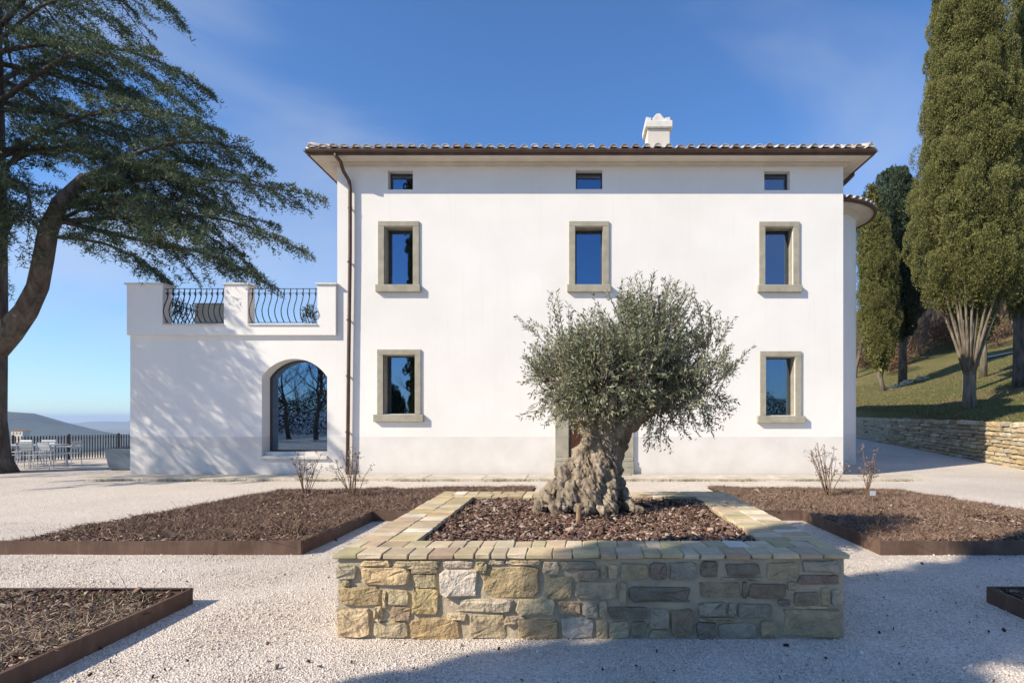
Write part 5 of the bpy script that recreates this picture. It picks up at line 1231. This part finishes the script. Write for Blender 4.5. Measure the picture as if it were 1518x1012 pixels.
def chair(loc, rz, label):
    e = empty('garden_chair', loc, rz); tag(e, label, 'chair', 'white metal chairs round the garden table')
    s = MB()
    for i in range(7): s.bb(-0.22, 0.22, -0.22+i*0.065, -0.22+i*0.065+0.052, 0.43, 0.44)
    s.build('seat', M['white_metal'], e)
    b = MB()
    for i in range(3): b.box((0, 0.255+0.022*i, 0.62+i*0.085), (0.42, 0.01, 0.062), Matrix.Rotation(-0.22, 3, 'X'))
    b.build('backrest', M['white_metal'], e)
    for a in (-1, 1):
        l = MB(); l.tube([(a*0.24, -0.24, 0), (a*0.23, -0.22, 0.43), (a*0.25, -0.20, 0.64)], 0.011, 6); l.build('leg', M['white_metal'], e)
        l = MB(); l.tube([(a*0.23, 0.30, 0), (a*0.22, 0.22, 0.43), (a*0.22, 0.32, 0.84)], 0.011, 6); l.build('leg', M['white_metal'], e)
        l = MB(); l.tube([(a*0.25, -0.22, 0.645), (a*0.25, 0.0, 0.66), (a*0.235, 0.27, 0.645)], 0.013, 6); l.build('armrest', M['white_metal'], e)
chair((XP(100, 19.3), 19.3, 0), -1.45, 'white metal chair at the end of the garden table nearest the villa')
chair((XP(78, 18.45), 18.45, 0), 3.0, 'white metal chair on the yard side of the garden table, next to its villa end')
chair((XP(48, 18.3), 18.3, 0), 3.25, 'white metal chair on the yard side of the garden table, second from its villa end')
chair((XP(14, 18.2), 18.2, 0), 3.1, 'white metal chair on the yard side of the garden table, beside the cedar trunk')
chair((XP(62, 20.1), 20.1, 0), 0.1, 'white metal chair on the fence side of the garden table, near its villa end')
chair((XP(25, 20.0), 20.0, 0), -0.15, 'white metal chair on the fence side of the garden table, near the cedar trunk')
gp = empty('planter_box', (XP(180, 17.9), 18.2, 0)); tag(gp, 'tapered blue grey planter box at the corner of the terrace wing', 'planter')
b = MB(); w0, w1, hh = 0.34, 0.43, 0.66
b.add([(-w0, -w0, 0.03), (w0, -w0, 0.03), (w0, w0, 0.03), (-w0, w0, 0.03), (-w1, -w1, hh), (w1, -w1, hh), (w1, w1, hh), (-w1, w1, hh), (-w1+.04, -w1+.04, hh), (w1-.04, -w1+.04, hh), (w1-.04, w1-.04, hh), (-w1+.04, w1-.04, hh), (-w1+.05, -w1+.05, hh-.1), (w1-.05, -w1+.05, hh-.1), (w1-.05, w1-.05, hh-.1), (-w1+.05, w1-.05, hh-.1)],
      [(0, 3, 2, 1), (0, 1, 5, 4), (1, 2, 6, 5), (2, 3, 7, 6), (3, 0, 4, 7), (4, 5, 9, 8), (5, 6, 10, 9), (6, 7, 11, 10), (7, 4, 8, 11), (8, 9, 13, 12), (9, 10, 14, 13), (10, 11, 15, 14), (11, 8, 12, 15)]); b.build('shell', M['grey_planter'], gp)
b = MB(); b.bb(-w1+.051, w1-.051, -w1+.051, w1-.051, hh-.14, hh-.08); b.build('soil', M['soil'], gp); b = MB(); b.bb(-0.3, 0.3, -0.3, 0.3, -0.02, 0.029); b.build('foot', M['hose'], gp)
# potted shrubs up on the terrace
def pot(loc, h_, label, seed, R):
    e = empty('potted_shrub', loc); tag(e, label, 'potted plant'); b = MB(); n = 16; pr = [(0.10, 0), (0.15, 0.24), (0.17, 0.25), (0.17, 0.29), (0.14, 0.29), (0.13, 0.24)]
    for r, z in pr: b.v += [(r*math.cos(2*math.pi*i/n), r*math.sin(2*math.pi*i/n), z) for i in range(n)]
    for j in range(len(pr)-1):
        for i in range(n): b.f.append((j*n+i, j*n+(i+1) % n, (j+1)*n+(i+1) % n, (j+1)*n+i))
    b.f.append(tuple(5*n+i for i in range(n))); b.f.append(tuple(range(n-1, -1, -1))); b.build('pot', M['terracotta'], e, smooth=True)
    r_ = np.random.default_rng(seed); m_ = 500; u = unit(r_.normal(size=(m_, 3)))*(r_.random(m_)**0.5)[:, None]; pos = u*np.array([R, R, h_/2])+np.array([0, 0, 0.28+h_/2])
    me = tri_mesh('foliage', leaves(pos, u+np.array([0, 0, .6]), r_.uniform(.06, .12, m_), r_.uniform(.012, .025, m_), r_), 4); me.materials.append(M['dark_leaf']); link('foliage', me, e)
pot((XP(459, WY+0.75), WY+0.75, zB+0.12), 0.55, 'small green potted shrub behind the terrace railing next to the villa', 1, 0.20)
pot((PX0+0.75, WY+0.85, zB+0.12), 0.75, 'green potted shrub on the terrace behind its outer corner pier', 2, 0.22)

# ------------------------------------------------------------------ farmhouse, trees and hedges far off in the valley
def gz_(x, y): return ground_z(x, y)
fx = XP(25, 560); fh = empty('farmhouse', (fx, 560, ZP(645.5, 560))); tag(fh, 'pale distant farmhouse below the hill beyond the fence', 'house')
b = MB(); b.bb(-5.5, 5.5, 0, 8, -14, 4.6); b.build('wall', M['far_wall'], fh); b = MB(); b.prism([(-6, 4.61), (6, 4.61), (0, 6.0)], -0.5, 8.5); b.build('roof', M['far_roof'], fh)
for x in (-3.2, 0, 3.2): b = MB(); b.bb(x-0.5, x+0.5, -0.05, -0.01, 1.6, 3.2); b.build('window', M['far_window'], fh)
trng = np.random.default_rng(77); PT = []; DT = []; LT = []
for i in range(420):                                    # a far-off hedge and wood mass
    Y = trng.uniform(260, 1100); pxx = trng.uniform(-60, 230); x = XP(pxx, Y); R = trng.uniform(1.2, 3.2)*(0.7+Y/900); m_ = 60
    zt_ = min(ZP(649+trng.uniform(-4, 8), Y), gz_(x, Y)+14); 
    u = unit(trng.normal(size=(m_, 3))); PT.append(np.array([x, Y, zt_-R])+u*R*np.array([1.2, 1.2, 1.0])); DT.append(u+np.array([0, 0, .5])); LT.append(np.full(m_, R*0.55))
PT = np.concatenate(PT); DT = np.concatenate(DT); LT = np.concatenate(LT)
me = tri_mesh('distant_wood', spikes(PT, DT, LT, LT*0.9, trng)); me.materials.append(M['far_foliage']); tag(link('distant_wood', me), 'hazy mass of winter trees and hedges in the valley beyond the fence', 'wood', kind='stuff')

# tufts of grass along the lawn and the wall top
n = 60000; y = trng.uniform(15, 46, n); u = trng.random(n)**1.6*22+0.15; x = 11.6+0.1*y+u; z = np.array([lawn_z(a, b_) for a, b_ in zip(x, y)])
me = tri_mesh('lawn_grass', spikes(np.stack([x, y, z-0.01], -1), np.stack([trng.normal(0, .5, n), trng.normal(0, .5, n), np.full(n, .7)], -1), trng.uniform(.05, .13, n), trng.uniform(.02, .04, n), trng)); me.materials.append(M['grass_blade'])
tag(link('lawn_grass', me), 'short winter grass on the sloping lawn', 'grass', kind='stuff')
# dry weeds along the foot of the paving and stray stems over the steel edging
n = 5200; x = trng.uniform(-12.2, 8.4, n); k = np.array([fbm(a*0.9, 3.0, 1.0) for a in x])+trng.normal(0, .2, n) > 0.0; x = x[k]; n = len(x)
pos = np.stack([x, 14.83+trng.normal(0, .07, n), np.full(n, 0.0)], -1)
me = tri_mesh('dry_weeds', spikes(pos, np.stack([trng.normal(0, .6, n), trng.normal(0, .6, n), np.full(n, .8)], -1), trng.uniform(.03, .11, n), trng.uniform(.006, .014, n), trng)); me.materials.append(M['grass_blade'])
tag(link('dry_weeds', me), 'dry weeds along the outer edge of the paved strip before the villa', 'weeds', kind='stuff')
sm_ = MB(); rs_ = random.Random(9)
for i in range(70):
    bx, by = rs_.choice(((rs_.uniform(-6.6, -3.3), 6.95), (rs_.uniform(-8, -3.4), 5.05), (rs_.uniform(3.6, 7.0), 6.95), (-3.2, rs_.uniform(6.9, 9)), (rs_.uniform(-6.4, -6.0), rs_.uniform(7.5, 11.5))))
    d = Vector((rs_.gauss(0, .5), rs_.gauss(0, .5), rs_.uniform(.1, .7))).normalized(); L = rs_.uniform(.12, .36); p = Vector((bx, by, .10)); sm_.tube([p, p+d*L*.5+Vector((0, 0, .02)), p+d*L], [.003, .0025, .001], 3, False)
tag(sm_.build('stray_stems', M['shrub_stem']), 'thin dry stems straying over the rusted steel edging', 'stems', kind='stuff')
# pale rocks at the foot of the dark evergreen
rr = random.Random(4)
for i in range(6):
    Yk = 38.2+i*0.4+rr.uniform(-.4, .4); x = XP(1316+i*11+rr.uniform(-4, 4), Yk); sm = stone_mesh(1, 1, 1, np.random.default_rng(60+i), 'boulder', 9); sm.materials.append(M['wall_stone'])
    o = link('boulder', sm); o.scale = (rr.uniform(.3, .9), rr.uniform(.3, .5), rr.uniform(.2, .5)); o.location = (x, Yk, lawn_z(x, Yk)+0.03); o.rotation_euler = (rr.uniform(-.2, .2), rr.uniform(-.2, .2), rr.uniform(-.4, .4)); o.color = (0.55, 0.48, 0.37, 1)
    tag(o, 'pale boulder in the row at the foot of the dark evergreen', 'rock', 'boulders edging the slope')

# ------------------------------------------------------------------ air over the valley
hz = MB(); hz.bb(-26000, 26000, -26000, 26000, -420, 60); m = bpy.data.materials.new('haze'); m.use_nodes = True; t = m.node_tree
for n_ in list(t.nodes):
    if n_.type != 'OUTPUT_MATERIAL': t.nodes.remove(n_)
pv_n = t.nodes.new('ShaderNodeVolumePrincipled'); pv_n.inputs['Color'].default_value = (0.70, 0.83, 1.0, 1); pv_n.inputs['Density'].default_value = 1.0e-4; pv_n.inputs['Anisotropy'].default_value = 0.2
t.links.new(pv_n.outputs[0], t.nodes['Material Output'].inputs['Volume'])
tag(hz.build('haze', m), 'pale blue haze lying over the distant hills', 'haze', kind='stuff')
